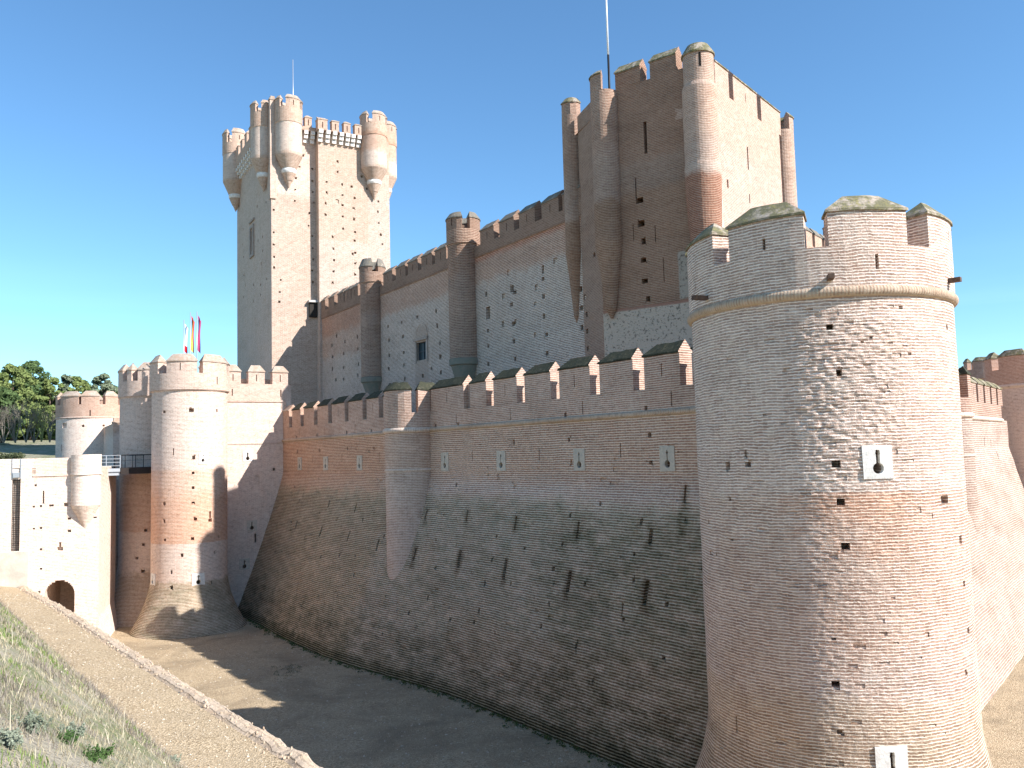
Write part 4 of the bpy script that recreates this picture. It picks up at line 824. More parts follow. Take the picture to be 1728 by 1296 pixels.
# corbelled battlements
MKP = brick('keep_parapet_brick', row=.11, dark=.3, c1=(.40,.27,.20), c2=(.50,.36,.28), mo=(.58,.47,.39), pale=.1)
def machicol(fr, a0, a1, xs_corb, mer_px, ymer, pr=.6):
    zb_ = fr.hit((mer_px[0][0]+mer_px[0][1])/2, ymer[2], -pr)[1]; ze = fr.hit(mer_px[0][0], ymer[1], -pr)[1]; zr_ = fr.hit(mer_px[0][0], ymer[0], -pr)[1]
    mb = MB(); mb.fbox(fr, a0, a1, -pr, 0.1, zcb, zb_); mb.build('parapet', MKP, root)
    for x0, x1 in mer_px:
        p, q = sorted((fr.hit(x0, ymer[1], -pr)[0], fr.hit(x1, ymer[1], -pr)[0]))
        merlon(root, fr, p, q, .6, zb_-.004, ze, zr_, MKP, M_cop_red, [((p+q)/2, (zb_+ze)/2, .09, .6, .4)], hip=.28, b0=-pr)
    for a in xs_corb:
        mb = MB()
        for k, (dp, dz) in enumerate([(.62, 0), (.45, .38), (.25, .76)]): mb.fbox(fr, a-.19+random.uniform(-.02,.02), a+.19, -dp, .02, zcb-.36-dz, zcb-.002-dz if k == 0 else zcb-dz-.01)
        mb.build('corbel', M_stone_white, root)
machicol(kf, 2.6, 4.62, [kf.hit(x, 232, -.6)[0] for x in (517, 528.5)], [(514.5,526),(535.5,537.8)], (192,198,214))
machicol(k2, aw-.02, ae-2.4, [k2.hit(x, 235, -.6)[0] for x in (542.5,554.5,566,577.5,588,597,607)], [(536.5,552.5),(560,572),(580,591.3),(598.5,612)], (196,200.5,219))
nl = 11; a_l0, a_l1 = 3.6, 13.4
zb_ = zcb+1.1
mb = MB(); mb.fbox(kl, a_l0-1, a_l1+1, -.6, .1, zcb, zb_); mb.build('parapet', MKP, root)
for k in range(nl):
    a = a_l0+(a_l1-a_l0)*k/(nl-1); mb = MB()
    for dp, dz in [(.62, 0), (.45, .38), (.25, .76)]: mb.fbox(kl, a-.19, a+.19, -dp, .02, zcb-.36-dz, zcb-.01-dz)
    mb.build('corbel', M_stone_white, root)
for k in range(5): merlon(root, kl, a_l0+.2+k*2.1, a_l0+1.25+k*2.1, .6, zb_-.004, zb_+1.0, zb_+1.45, MKP, M_cop_red, [], hip=.28, b0=-.6)
# bartizans
MBZ = brick('bartizan_pale_brick', row=.11, dark=.3, pale=.2, mo=(.70,.60,.52), c1=(.38,.27,.21), c2=(.50,.39,.32))
def bartizan(c_, R_, Z, merp=None, nm=4, red=False, gap0=0., two=None):
    """Z: ridge, eave, floor, band, taper, ring top, ring bottom, tip"""
    zr_, ze, zf, zb, zt, zg, zh, tip = Z
    mt = brick('keep_bartizan_brick', row=.11, dark=.25, pale=.5, mo=(.74,.66,.58), c1=(.40,.295,.235), c2=(.52,.41,.345), zones=[(None,None,zb,99,(.84,.70,.60),.9,.15,'mul'),(None,None,-1,zt+.2,(.86,.76,.68),.8,.2,'mul')]+([(None,None,zb-1.6,zb+.3,(.85,.62,.50),.8,.5,'mul')] if red else []))
    mb = MB(); lathe(mb, c_, [(.04,tip),(R_*.24,tip+(zh-tip)*.48),(R_*.28,tip+(zh-tip)*.5),(R_*.5,zh)], 0, 2*pi, .2); lathe(mb, c_, [(R_*.55,zg),(R_*.99,zt-.05),(R_,zt+.15),(R_,zb),(R_+.05,zb+.02),(R_+.05,zf),(R_-.35,zf),(R_-.35,zf-.9),(.01,zf-.9)], 0, 2*pi, .2, Rr=R_)
    b = mb.build('bartizan', mt, root)
    mb = MB(); lathe(mb, c_, [(R_*.44,zh-.02),(R_*.52,zh+.04),(R_*.56,(zg+zh)/2),(R_*.53,zg),(R_*.4,zg+.02)], 0, 2*pi, .15); mb.build('stone_ring', M_stone_white, b)
    cq = Cy(c_, R_+.05); per = 2*pi*(R_+.05); gp = .62; ln = per/nm-gp
    for k in range(nm):
        a0 = gap0+k*(ln+gp); merlon(b, cq, a0, a0+ln, .42, zf-.004, ze, zr_, MKP, M_cop_red, [(a0+ln/2, (zf+ze)/2, .09, .5, .3)], hip=.15)
    return b
def bz(fr, a, b, x, ys): c_ = np.array(fr.p(a, b, 0)[:2]); cy = Cy(c_, 1.2); return c_, [cy.hit(x, y)[1] for y in ys]
c_, Z = bz(kf, 1.62, -.25, 485, (158,165,179,204,257,279,287,311)); cq = Cy(c_, 1.32)
g0 = cq.hit(475.5, 170)[0]; bartizan(c_, 1.27, Z, nm=4, gap0=cq.hit(482.2, 170)[0])
c_, Z2 = bz(kl, 2.0, -.25, 445, (160,168,182,208,256,281,289,312)); bartizan(c_, 1.2, Z, nm=4, gap0=Cy(c_, 1.25).hit(441, 172)[0])
c_, Z3 = bz(k2, k2.hit(630, 250)[0]-.05, -.25, 630, (185,192,206,226,280,299,306,331)); bartizan(c_, 1.3, Z3, nm=4, red=True, gap0=Cy(c_, 1.35).hit(628.5, 198)[0])
krt = Fr(k2.p(ae, 0, 0)[:2], -29, 1)
bartizan(np.array(krt.p(1.75, -.3, 0)[:2]), 1.15, [z-.0 for z in Z3], nm=4, red=True, gap0=.3)
c_, Z4 = bz(kl, 14.9, -.35, 398, (216,224,240,258,303,324,331,352)); bartizan(c_, 1.35, Z4, nm=4, gap0=Cy(c_, 1.4).hit(391.5, 232)[0])
zr_ = kf.hit(459, 163)[1]; mb = MB(); mb.fbox(kf, -.12, .42, -.12, .45, zcb-7, zr_-.35); bp_ = mb.build('corner_pier', MBZ, root)
mb = MB(); mb.fbox(kf, -.17, .47, -.17, .5, zr_-.35, zr_-.2); mb.fbox(kf, -.05, .35, -.05, .38, zr_-.2, zr_+.05); mb.build('coping', M_cop_red, bp_)
mb = MB(); mb.tube((*kf.p(3.2, 4, 0)[:2], zcb), (*kf.p(3.2, 4, 0)[:2], kf.hit(505, 103, 4)[1]), .06, .03); am = mb.build('lightning_rod', M_grey_metal)
# put the mast exactly where it stands on the terrace
tag(am, 'thin grey lightning rod standing on the roof of the tallest keep', 'mast')

# ================================================================== INNER CORNER TOWER (block)
A = np.array([9.6, 41.26]); bf = Fr(A, -52, -1); brt = Fr(A, 38, 1)
FL = np.array(bf.p(5.95, 0, 0)[:2]); TS = np.array([4.12, 47.65]); TL = np.array([3.85, 48.3])
root = thing('inner_tower', (*A, 0), 'big square brick tower with round corner turrets and lichen capped merlons behind the corner tower', 'tower')
zf = bf.hit(1090, 134)[1]; ze = bf.hit(1110, 101)[1]; zrr = bf.hit(1110, 90, .35)[1]; zf = min(zf, ze-.85)
MBL = brick('inner_tower_brick', row=.085, bw=.29, dark=.4, bump=.8, mo=(.47,.365,.29), c1=(.24,.15,.11), c2=(.32,.21,.16), pit=.25, pale=.1, zones=[  # brick colour lowered to deepen the shade on this front
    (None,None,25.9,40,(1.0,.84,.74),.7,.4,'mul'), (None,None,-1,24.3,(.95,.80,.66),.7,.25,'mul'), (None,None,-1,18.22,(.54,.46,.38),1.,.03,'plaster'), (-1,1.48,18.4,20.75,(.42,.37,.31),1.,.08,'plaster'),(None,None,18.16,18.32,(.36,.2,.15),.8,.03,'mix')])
hol = pxh(bf, [(1079,338,.42,.3),(1082,377,.45,.3),(1086,407,.3,.28),(1086,439,.3,.28),(1088,474,.34,.26),(1093.6,504,.28,.24),(1023,483,.28,.3),(1026,513,.28,.28),(1035.6,408,.2,.14),(1073,320,.08,1.2,.1),(1120,455,.06,1.2,.08),(1106,395,.06,.8,.06),(1069,392,.06,1.,.06)], None)
hol += pxh(bf, [(1089,232,.16,1.55,.5)], None)
mb = MB(); skin(mb, bf, brk(0, 5.95, 1.), brk(5, zf, 2), hol, lambda a, z: .02*noise.noise(Vector((a, z, 2))), True)
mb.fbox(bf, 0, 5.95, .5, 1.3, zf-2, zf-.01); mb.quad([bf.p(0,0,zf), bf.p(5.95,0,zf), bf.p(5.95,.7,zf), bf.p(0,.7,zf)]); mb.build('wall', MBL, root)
MBR = brick('sunlit_tower_brick', row=.085, dark=.15, pale=.3, mo=(.62,.51,.44), c1=(.33,.22,.175), c2=(.43,.315,.26), bump=.5, zones=[(None,2.3,17.,23.6,(.60,.52,.45),.9,.1,'mix'),(None,None,26.7,40,(1.,.90,.83),.6,.5,'mul')])  # lighter copy of the tower brick for the face in sun
hol = pxh(brt, [(1262,267,.16,1.5,.5),(1256.5,169,.1,.6,.4),(1228,310,.25,.5,.1),(1265,335,.1,.6,.3)], None); zf2 = min(brt.hit(1238,170)[1], ze-.85)
hol = [(a, z, w_, min(h_, 3), d_) for a, z, w_, h_, d_ in hol]
aE = brt.hit(1316, 250)[0]
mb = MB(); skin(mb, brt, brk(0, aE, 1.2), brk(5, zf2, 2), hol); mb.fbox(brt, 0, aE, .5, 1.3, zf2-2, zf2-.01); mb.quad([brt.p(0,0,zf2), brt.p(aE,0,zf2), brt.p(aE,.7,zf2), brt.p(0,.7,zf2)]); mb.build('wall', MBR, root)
def vq(p, q, z0, z1, mat, nm): 
    mb = MB(); L_ = np.linalg.norm(np.array(q)-np.array(p)); mb.quad([(*p,z0),(*q,z0),(*q,z1),(*p,z1)], [(0,z0),(L_,z0),(L_,z1),(0,z1)]); return mb
def az_of(p, q): d = np.array(q)-np.array(p); return math.degrees(math.atan2(d[0], d[1]))
fls = Fr(FL, az_of(FL, TS), -1); LL = float(np.linalg.norm(TS-FL))
MBS = brick('inner_tower_side_brick', row=.085, bw=.29, dark=.4, bump=.8, mo=(.47,.365,.29), c1=(.24,.15,.11), c2=(.32,.21,.16), pit=.25, pale=.1)  # same lowered brick colour, shade painted in
mb = MB(); skin(mb, fls, brk(0, LL, 1.), brk(5, zf, 2), pxh(fls, [(984,474),(987,501),(990,530),(991,559),(992,588),(1003,430)], None, .35, .25)); mb.build('wall', MBS, root)
ER = np.array(brt.p(aE, 0, 0)[:2]); BK = TL+(ER-A)
mb = vq(TL, BK, 5, zf, MBL, ''); m2_ = vq(BK, ER, 5, zf, MBL, ''); mb.v += []; 
for P, U_ in (( [(*BK,5),(*ER,5),(*ER,zf),(*BK,zf)], [(0,5),(9,5),(9,zf),(0,zf)]), ([(*A,zf-1),(*FL,zf-1),(*TL,zf-1),(*BK,zf-1),(*ER,zf-1)], None)): mb.quad(P, U_)
mb.build('wall', MBL, root)
for fr, prs, y1, sl in [(bf, [(1079.5,1037),(1141,1096)], 110, 0), ]:
    for x0, x1 in prs:
        p, q = sorted((fr.hit(x0, y1)[0], fr.hit(x1, y1)[0])); merlon(root, fr, p, q, .7, zf-.006, ze, zrr, MBL, M_cop_warm, [], hip=.05, hip2=.12)
for x0, x1, y in [(1206,1228.5,120),(1237.3,1276,150),(1284,1315.5,180)]:
    p, q = brt.hit(x0, y)[0], brt.hit(x1, y)[0]; merlon(root, brt, p, q, .7, zf2-.006, ze, zrr-.05, MBR, M_cop_warm, [((p+q)/2, ze-.7, .07, .5, .4)] if x0 == 1237.3 else [], hip=.05)
# corner turrets of the block
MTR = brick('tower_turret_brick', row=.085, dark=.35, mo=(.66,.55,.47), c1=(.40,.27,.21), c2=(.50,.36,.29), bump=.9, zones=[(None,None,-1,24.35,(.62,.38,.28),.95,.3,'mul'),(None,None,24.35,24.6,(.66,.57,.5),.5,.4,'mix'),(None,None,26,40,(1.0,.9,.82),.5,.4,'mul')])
MTR2 = brick('tower_turret_shaded_brick', row=.085, dark=.45, pale=.12, mo=(.53,.43,.355), c1=(.27,.175,.135), c2=(.36,.25,.195), bump=.9, zones=[(None,None,-1,24.0,(.80,.67,.54),.9,.3,'mul'),(None,None,26.6,40,(1.05,.9,.82),.5,.6,'mul')])  # darker copy of the turret brick, shade put into the colour
cA = A+np.array([.03,-.1])
cyA = Cy(cA, .9); rA = np.linalg.norm(cA)*(math.atan((1201-864)/F)-math.atan((1147-864)/F))/2
Z = lambda y: cyA.hit(1174, y)[1]
mb = MB(); lathe(mb, cA, [(.05,15),(.3,17.5),(rA*.8,Z(450)),(rA+.06,Z(370)),(rA+.13,Z(290)),(rA+.13,Z(276)),(rA+.1,Z(270)),(rA+.1,Z(140)),(rA,Z(132)),(rA,Z(84)),(.01,Z(84))], 0, 2*pi, .15); tA = mb.build('turret', MTR, root)
mb = MB(); lathe(mb, cA, [(.0,Z(82)-.05),(rA+.07,Z(84)),(rA+.07,Z(81)),(rA+.03,Z(79)),(rA-.22,Z(69)+.1),(.01,Z(67)+.15)], 0, 2*pi, .15); mb.build('coping', M_cop_warm, tA)
aS, zS = cyA.hit(1181, 97); mb = MB(); fa = Cy(cA, rA+.005); mb.fbox(fa, fa.hit(1181,97)[0]-.05, fa.hit(1181,97)[0]+.05, -.004, .02, zS-.35, zS+.35); mb.build('arrow_slit', M_dark, tA)  # near-black strip on the surface, painted shade in place of a cut slit
def blk_turret(c_, xl, xr, x, yr, ye, yf, ybot0, ybot1, gx, mat):
    c_ = np.array(c_); R_ = float(np.linalg.norm(c_))*(math.atan((xr-864)/F)-math.atan((xl-864)/F))/2
    cy = Cy(c_, R_); Z = lambda y: cy.hit(x, y)[1]
    mb = MB(); lathe(mb, c_, [(.05,Z(ybot1)-.2),(R_*.4,Z(ybot1)+.3),(R_*.8,Z(ybot0)-.1),(R_+.02,Z(ybot0)+1.),(R_,24.2),(R_,Z(yf)),(R_-.4,Z(yf)),(R_-.4,Z(yf)-1),(.01,Z(yf)-1)], 0, 2*pi, .15); t = mb.build('turret', mat, root)
    cq = Cy(c_, R_+.01); per = 2*pi*(R_+.01)
    for x0, x1, e0, e1 in gx:
        p = cq.hit(x0, ye)[0]-e0; q = cq.hit(x1, ye)[0]+e1
        merlon(t, cq, min(p, q), max(p, q), .45, Z(yf)-.004, Z(ye), Z(yr), mat, M_cop_warm, [], hip=.05)
    return t
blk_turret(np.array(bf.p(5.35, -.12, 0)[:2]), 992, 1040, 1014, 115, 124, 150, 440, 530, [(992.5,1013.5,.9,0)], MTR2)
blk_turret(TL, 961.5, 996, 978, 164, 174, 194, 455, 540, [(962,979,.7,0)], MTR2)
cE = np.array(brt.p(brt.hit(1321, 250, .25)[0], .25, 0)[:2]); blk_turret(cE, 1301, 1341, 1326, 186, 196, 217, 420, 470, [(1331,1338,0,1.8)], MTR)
a_, _ = bf.hit(1028, 140, 1.2)
xy = bf.p(a_, 1.2, 0)[:2]; zt1 = bf.hit(1028, -60, 1.2)[1]; zt0 = bf.hit(1028, 92, 1.2)[1]
mb = MB(); mb.tube((*xy, zt0), (*xy, zt1), .055, .045); M_wp = simple('white_mast_paint', (.8,.82,.82), .4)
mast = thing('roof_mast', (*xy, zf-1), 'tall slim mast, white above and dark below, on the square inner tower', 'mast')
mb.build('upper_pole', M_wp, mast); mb = MB(); mb.tube((*xy, zf-1), (*xy, zt0), .07, .06); mb.build('lower_pole', M_iron, mast)

root = thing('rear_wall', (*brt.p(18, 0, 0)[:2], 0), 'distant inner wall with small brown merlons glimpsed through the crenel of the corner tower', 'wall')
xa0, za0 = brt.hit(1352, 396, .3)[0], brt.hit(1380, 398, .3)[1]
mb = MB(); mb.fbox(brt, aE+1.6, xa0+14, .3, 1.2, 4, za0-.9); mb.build('wall', MG4p, root)
for k in range(7): merlon(root, brt, xa0-3+k*1.9, xa0-1.6+k*1.9, .6, za0-.904, za0, za0+.5, MG4p, M_cop_grey, [], hip=.1, b0=.35)
c8 = np.array(brt.p(brt.hit(1394, 395, .5)[0]+1., .5, 0)[:2]); cy8 = Cy(c8, .5)
mb = MB(); lathe(mb, c8, [(.5,4),(.5,cy8.hit(1393, 384)[1]),(.55,cy8.hit(1393, 384)[1]+.02),(.3,cy8.hit(1393, 378)[1]),(.01,cy8.hit(1393, 378)[1]+.02)], 0, 2*pi, .15); mb.build('turret', MG4p, root)

# ================================================================== RIGHT-HAND WALL, BEYOND THE CORNER TOWER
rw = Fr((26.4, 50.), 38, 1)
root = thing('side_wall', (26.4, 50, 0), 'sunlit brick curtain wall with sloping base running away behind the corner tower at far right', 'wall')
MRW = brick('sunlit_wall_brick', row=.12, dark=.5, pale=.25, bump=1.2, mo=(.66,.56,.50), c1=(.36,.26,.215), c2=(.46,.36,.305), zones=[(None,None,12.5,16,(.86,.70,.62),.8,.1,'mul'),(None,None,-1,9,(.96,.90,.84),.6,.6,'mul')])
def offr(a, z): return (0 if z > 10.5 else (10.5-z)/10.5*2.6)+.05*noise.noise(Vector((a*.9, z*.9, 2)))
hol = pxh(rw, [(1662,745,.12,.5),(1672,748,.12,.5),(1680,770,.12,.5)], None)
mb = MB(); skin(mb, rw, brk(-30, 14, 1.), brk(-.3, 12.35, .9), hol, offr); mb.build('wall', MRW, root)
mb = MB(); ring(mb, rw, -30, 12, 12.35, .12, 0, 1., 6); mb.build('string_course', M_cordon, root)
mb = MB(); mb.fbox(rw, -30, 12, 0, .75, 12.42, 13.35); mb.build('parapet', MRW, root)
a_ = -29.
while a_ < 11.: merlon(root, rw, a_, a_+1.75, .75, 13.345, 14.5, 14.97, MRW, M_cop_warm, [(a_+.9, 14., .07, .5, .4)], hip=.1); a_ += 2.35
cR = np.array(rw.p(-4.9, .25, 0)[:2])
half_turret(root, cR, 1.35, MRW, MRW, [(Cy(cR,1.39).tc*1.39-1.2, Cy(cR,1.39).tc*1.39+.9), (Cy(cR,1.39).tc*1.39+1.5, Cy(cR,1.39).tc*1.39+3.2)])
C6 = (39.6, 63.4)
MG6 = brick('distant_tower_brick', row=.1, dark=.2, mo=(.72,.63,.56), c1=(.52,.38,.31), c2=(.62,.49,.42), zones=[(None,None,14.9,20,(.72,.55,.48),.85,.1,'mul')])
root = thing('distant_tower', (*C6, 0), 'round brick tower at the end of the side wall, cut by the right picture edge', 'tower', 'round towers of the castle')
cp6 = Cy(C6, 4.05); m6 = sorted((min(a), max(a)) for a in arcs_from_px(cp6, [(1684,1728)], 608))
round_tower(root, C6, 4.0, 14.84, 16.1, 17.0, 17.5, MG6, M_cop_warm, fill_arcs(m6, 2*pi*4.05, 2.3, .7), zflare=6, flare=1.9, th=.75, rp=.06)
C7 = (43.5, 79.); root = thing('round_turret', (*C7, 0), 'small reddish brick round turret seen above the side wall near the right edge', 'turret')
cy7 = Cy(C7, 1.5); Z = lambda y: cy7.hit(1662, y)[1]
mb = MB(); lathe(mb, C7, [(1.5,6),(1.5,Z(640)),(1.6,Z(638)),(1.6,Z(622)),(1.1,Z(622)),(1.1,Z(630)),(.01,Z(630))], 0, 2*pi, .3); mb.build('wall', MG4p, root)
cq = Cy(C7, 1.6)
for k in range(4): merlon(root, cq, k*2.5+.9, k*2.5+2.75, .4, Z(622)-.004, Z(609), Z(602), MG4p, M_cop_warm, [], hip=.2)

# ================================================================== FLAGS
def flag(x, ytop, xf0, xf1, y0, y1, stripes, label, depth):
    r = ray(x, ytop); t = depth/r[1]; top = CAM+r*t
    zb_ = 15.1
    root = thing('flagpole', (top[0], top[1], zb_), label, 'flag')
    mb = MB(); mb.tube((top[0], top[1], zb_), (top[0], top[1], top[2]), .045, .03); mb.build('pole', M_grey_metal, root)
    mb = MB(); L_ = .72*(xf1-xf0)/1450*depth; h_ = (y1-y0)/1450*depth; z1 = top[2]-.25
    nu, nv = 10, 14
    def P(u, v): return (top[0]+.05+u*L_*(1-.25*v)+.05*sin(v*5+u*3), top[1]+.12*sin(u*7+v*3)*u, z1-v*h_-u*h_*.18)
    m, nt, bs = newmat('flag_cloth'); uvn, u_, v_ = uvsplit(nt); col = None
    src = u_ if stripes[0] == 'v' else v_
    col = stripes[1][0][1]
    for lim, c_ in stripes[1][1:]: col = mixc(nt, mapr(nt, src, lim-.01, lim+.01), col, c_)
    nt.links.new(col, bs.inputs['Base Color']) if not isinstance(col, tuple) else None
    if isinstance(col, tuple): bs.inputs['Base Color'].default_value = (*col, 1)
    for i in range(nu):
        for j in range(nv):
            u0, u1, v0, v1 = i/nu, (i+1)/nu, j/nv, (j+1)/nv
            mb.quad([P(u0,v0), P(u1,v0), P(u1,v1), P(u0,v1)], [(u0,v0),(u1,v0),(u1,v1),(u0,v1)], True)
    mb.build('flag', m, root)
flag(310.5, 540, 310, 317, 544, 590, ('h', [(0,(.75,.72,.74)),(.45,(.8,.78,.8)),(.72,(.45,.02,.03))]), 'white and red flag hanging from the leftmost pole above the gate tower', 58.2)
flag(321.5, 527, 321, 328, 531, 588, ('v', [(0,(.50,.06,.05)),(.3,(.70,.48,.10)),(.72,(.50,.06,.05))]), 'red and yellow flag hanging from the middle pole above the gate tower', 58.3)
flag(332.5, 526, 331, 338, 530, 588, ('v', [(0,(.36,.06,.14))]), 'crimson flag hanging from the rightmost pole above the gate tower', 58.4)

# ================================================================== TREES
def leafmat(name, c1, c2):
    m, nt, bs = newmat(name); geo = nt.nodes.new('ShaderNodeNewGeometry'); n = noisen(nt, geo.outputs['Position'], .8, 5, .7)
    uvn, u_, v_ = uvsplit(nt)
    c = mixc(nt, mapr(nt, n, .4, .6), c1, c2); c = mixc(nt, mathn(nt, 'MULTIPLY', u_, .5), c, tuple(q*1.7 for q in c2))
    nt.links.new(c, bs.inputs['Base Color']); return m
ML1 = leafmat('dark_pine_foliage', (.035,.062,.024), (.085,.125,.045)); ML2 = leafmat('olive_foliage', (.07,.10,.03), (.15,.18,.06)); ML3 = leafmat('grey_green_foliage', (.075,.10,.06), (.15,.175,.11))
MTK = simple('bark', (.16,.12,.09), .95, 3, c2=(.08,.06,.05)); MTW = simple('grey_bare_twigs', (.24,.21,.17), .95, 3, c2=(.15,.13,.10)); MTY = simple('mossy_branches', (.28,.28,.08), .95, 3, c2=(.16,.14,.07))
def leaf_blob(mb, c, r, n, sz, rng):
    for _ in range(n):
        d = Vector((rng.gauss(0,1), rng.gauss(0,1), rng.gauss(0,1))).normalized(); q = c+Vector((d.x*r, d.y*r, d.z*r*.7))*(rng.random()**.4)
        a = Vector((rng.gauss(0,1), rng.gauss(0,1), rng.gauss(0,1))).normalized(); b = a.orthogonal().normalized()*sz*rng.uniform(.6,1.3); a *= sz*rng.uniform(.6,1.3)
        k = rng.random(); mb.v += [tuple(q-a*.5), tuple(q+b*.5), tuple(q+a*.5), tuple(q-b*.5)]; i = len(mb.v)-4; mb.f.append((i, i+1, i+2, i+3)); mb.uv.append([(k, 0)]*4); mb.sm.append(False)
def tree(x, ybase, ytop, depth, wpx, mat, label, seed, dens=1., conical=False):
    rng = random.Random(seed); r = ray(x, 700); p = CAM+r*(depth/r[1]); 
    zb_ = 14.3; H = (CAM+ray(x, ytop)*(depth/ray(x, ytop)[1]))[2]-zb_; Wd = wpx/1450*depth/2
    root = thing('tree', (p[0], p[1], zb_), label, 'tree', 'trees on the hill at left')
    base = Vector((p[0], p[1], zb_-.3)); mb = MB(); lean = Vector((rng.uniform(-.06,.06), 0, 1)); 
    pts = [base+lean*(H*.8*k/5)+Vector((rng.uniform(-.12,.12), 0, 0)) for k in range(6)]
    for k in range(5): mb.tube(pts[k], pts[k+1], .28*(1-k/6), .28*(1-(k+1)/6), 7)
    ybase_ = 0; blobs = []
    for k in range(11):
        t = .3+.6*k/10; o_ = base+lean*(H*.8*t); an = rng.uniform(0, 2*pi); L_ = Wd*rng.uniform(.55, .95)*(1-.35*t)
        e = o_+Vector((cos(an)*L_, sin(an)*L_*.8, H*rng.uniform(.02,.16))); mb.tube(o_, e, .1, .03, 5); blobs.append(e)
    mb.build('trunk', MTK, root)
    mb = MB(); nb = int(60*dens)
    for k in range(nb):
        t = rng.uniform(.12, 1.); prof = max(.05, sin(min(1, (t-.02)/.98*.98)*pi))**.5
        an = rng.uniform(0, 2*pi); rr = Wd*prof*rng.uniform(.35, 1.); c = base+Vector((cos(an)*rr, sin(an)*rr, H*t*.96)); leaf_blob(mb, c, Wd*rng.uniform(.16,.32), int(95*dens), .36, rng)
    for e in blobs: leaf_blob(mb, e, Wd*.26, 110, .34, rng)
    mb.build('crown', mat, root, weld=False)
tree(-22, 745, 628, 128, 80, ML1, 'dark pine at the very left edge, partly outside the picture', 11)
tree(22, 745, 610, 122, 80, ML2, 'broad olive green pine, second from the left edge', 12, 1.1)
tree(52, 745, 606, 131, 76, ML1, 'tallest dark pine of the clump at left', 13, 1.2)
tree(88, 745, 630, 126, 50, ML2, 'narrow yellowish green tree just right of the tallest pine', 14)
tree(112, 745, 628, 138, 48, ML3, 'grey green tree rising above the left half of the far tower', 15)
tree(133, 745, 630, 130, 50, ML2, 'green tree rising above the middle of the far tower', 16)
tree(173, 745, 626, 122, 50, ML3, 'leafy round topped tree above the right merlon of the far tower', 17, 1.1)
tree(198, 745, 650, 134, 34, ML2, 'low pale tree right of the round topped tree', 18, .8)
tree(216, 745, 645, 140, 24, ML3, 'small tree touching the half hidden grey tower', 19, .8)
tree(4, 745, 650, 112, 60, ML1, 'low dark bushy pine in front at the left edge', 20, 1.)
tree(70, 745, 655, 140, 90, ML1, 'wide shaded tree behind the middle of the clump', 21, 1.)
tree(150, 745, 660, 146, 90, ML1, 'wide shaded tree behind the far tower', 22, 1.)
rng = random.Random(77); mb = MB()
for k in range(560):
    r = ray(rng.uniform(-140, 240), 740); q = CAM+r*(rng.uniform(132, 172)/r[1]); leaf_blob(mb, Vector((q[0], q[1], 14.3+rng.random()**1.3*(3.2+.24*max(0, q[1]-132)))), 1.6, 60, .6, rng)
kind(mb.build('distant_wood', ML1, None, weld=False), 'stuff')
def bare(x, depth, H, mat, label, seed, n=120):
    rng = random.Random(seed); r = ray(x, 745); p = CAM+r*(depth/r[1]); base = Vector((p[0], p[1], 14.2 if depth > 112 else 13.9)); mb = MB()
    def br(o_, d, L_, r_, lv):
        e = o_+d*L_; mb.tube(o_, e, r_, r_*.6, 4, False)
        if lv > 0:
            for k in range(rng.choice((2, 3, 3))): br(o_+d*L_*rng.uniform(.45, 1), (d+Vector((rng.uniform(-.7,.7), rng.uniform(-.7,.7), rng.uniform(-.1,.5)))).normalized(), L_*rng.uniform(.55,.8), r_*.55, lv-1)
    for k in range(4): br(base, Vector((rng.uniform(-.4,.4), rng.uniform(-.4,.4), 1)).normalized(), H*.36, .085, 4)
    o = mb.build('bare_shrub', mat, None, weld=False); tag(o, label, 'shrub', 'leafless shrubs under the trees')
bare(6, 108, 6.5, MTW, 'leafless grey shrub at the left edge under the pines', 31)
bare(26, 109, 6., MTW, 'leafless grey shrub second from the left edge', 32)
bare(44, 108, 6.2, MTW, 'leafless grey shrub in the middle of the row under the pines', 33)
bare(57, 110, 5.5, MTW, 'small leafless grey shrub left of the yellowish one', 34)
bare(70, 107, 6.5, MTY, 'leafless yellowish mossy shrub left of the far tower', 35)
bare(84, 110, 5.5, MTW, 'leafless shrub touching the left side of the far tower', 36)
rng = random.Random(5); mb = MB()
for k in range(16): r = ray(rng.uniform(2, 34), 762); p = CAM+r*(84/r[1]); leaf_blob(mb, Vector((p[0], p[1], 11.6+rng.random()*.5)), .5, 60, .16, rng)
tag(mb.build('dark_bush', leafmat('dark_bush_foliage', (.03,.04,.02), (.06,.07,.035)), None, weld=False), 'low dark bush on the grass hill behind the barbican', 'bush')

# ================================================================== FOREGROUND VEGETATION AND STONES
def blades(name, npts, gen, mat, seed):
    rs = np.random.RandomState(seed); V = []; Fc = []; UV = []
    for _ in range(npts):
        q = gen(rs)
        if q is None: continue
        x, y, z, h, wd, lean = q; an = rs.uniform(0, 2*pi); la = rs.uniform(0, 2*pi); dx, dy = cos(an)*wd, sin(an)*wd; lx, ly = cos(la)*lean*h, sin(la)*lean*h
        i = len(V); V += [(x-dx, y-dy, z-.02), (x+dx, y+dy, z-.02), (x+lx*.4+dx*.6, y+ly*.4+dy*.6, z+h*.55), (x+lx*.4-dx*.6, y+ly*.4-dy*.6, z+h*.55), (x+lx, y+ly, z+h*(1-lean*.4))]
        Fc += [(i, i+1, i+2, i+3), (i+3, i+2, i+4)]; k = rs.rand(); UV += [(k, 0)]*7
    me = bpy.data.meshes.new(name); me.from_pydata(V, [], Fc); u = me.uv_layers.new(name='UVMap'); u.data.foreach_set('uv', [c for q in UV for c in q]); me.materials.append(mat)
    o = bpy.data.objects.new(name, me); COL.objects.link(o); return o
def grassmat(name, c1, c2, c3):
    m, nt, bs = newmat(name); uvn, u_, v_ = uvsplit(nt); c = mixc(nt, mapr(nt, u_, 0, .6), c1, c2); c = mixc(nt, mapr(nt, u_, .6, 1.), c, c3); nt.links.new(c, bs.inputs['Base Color']); return m
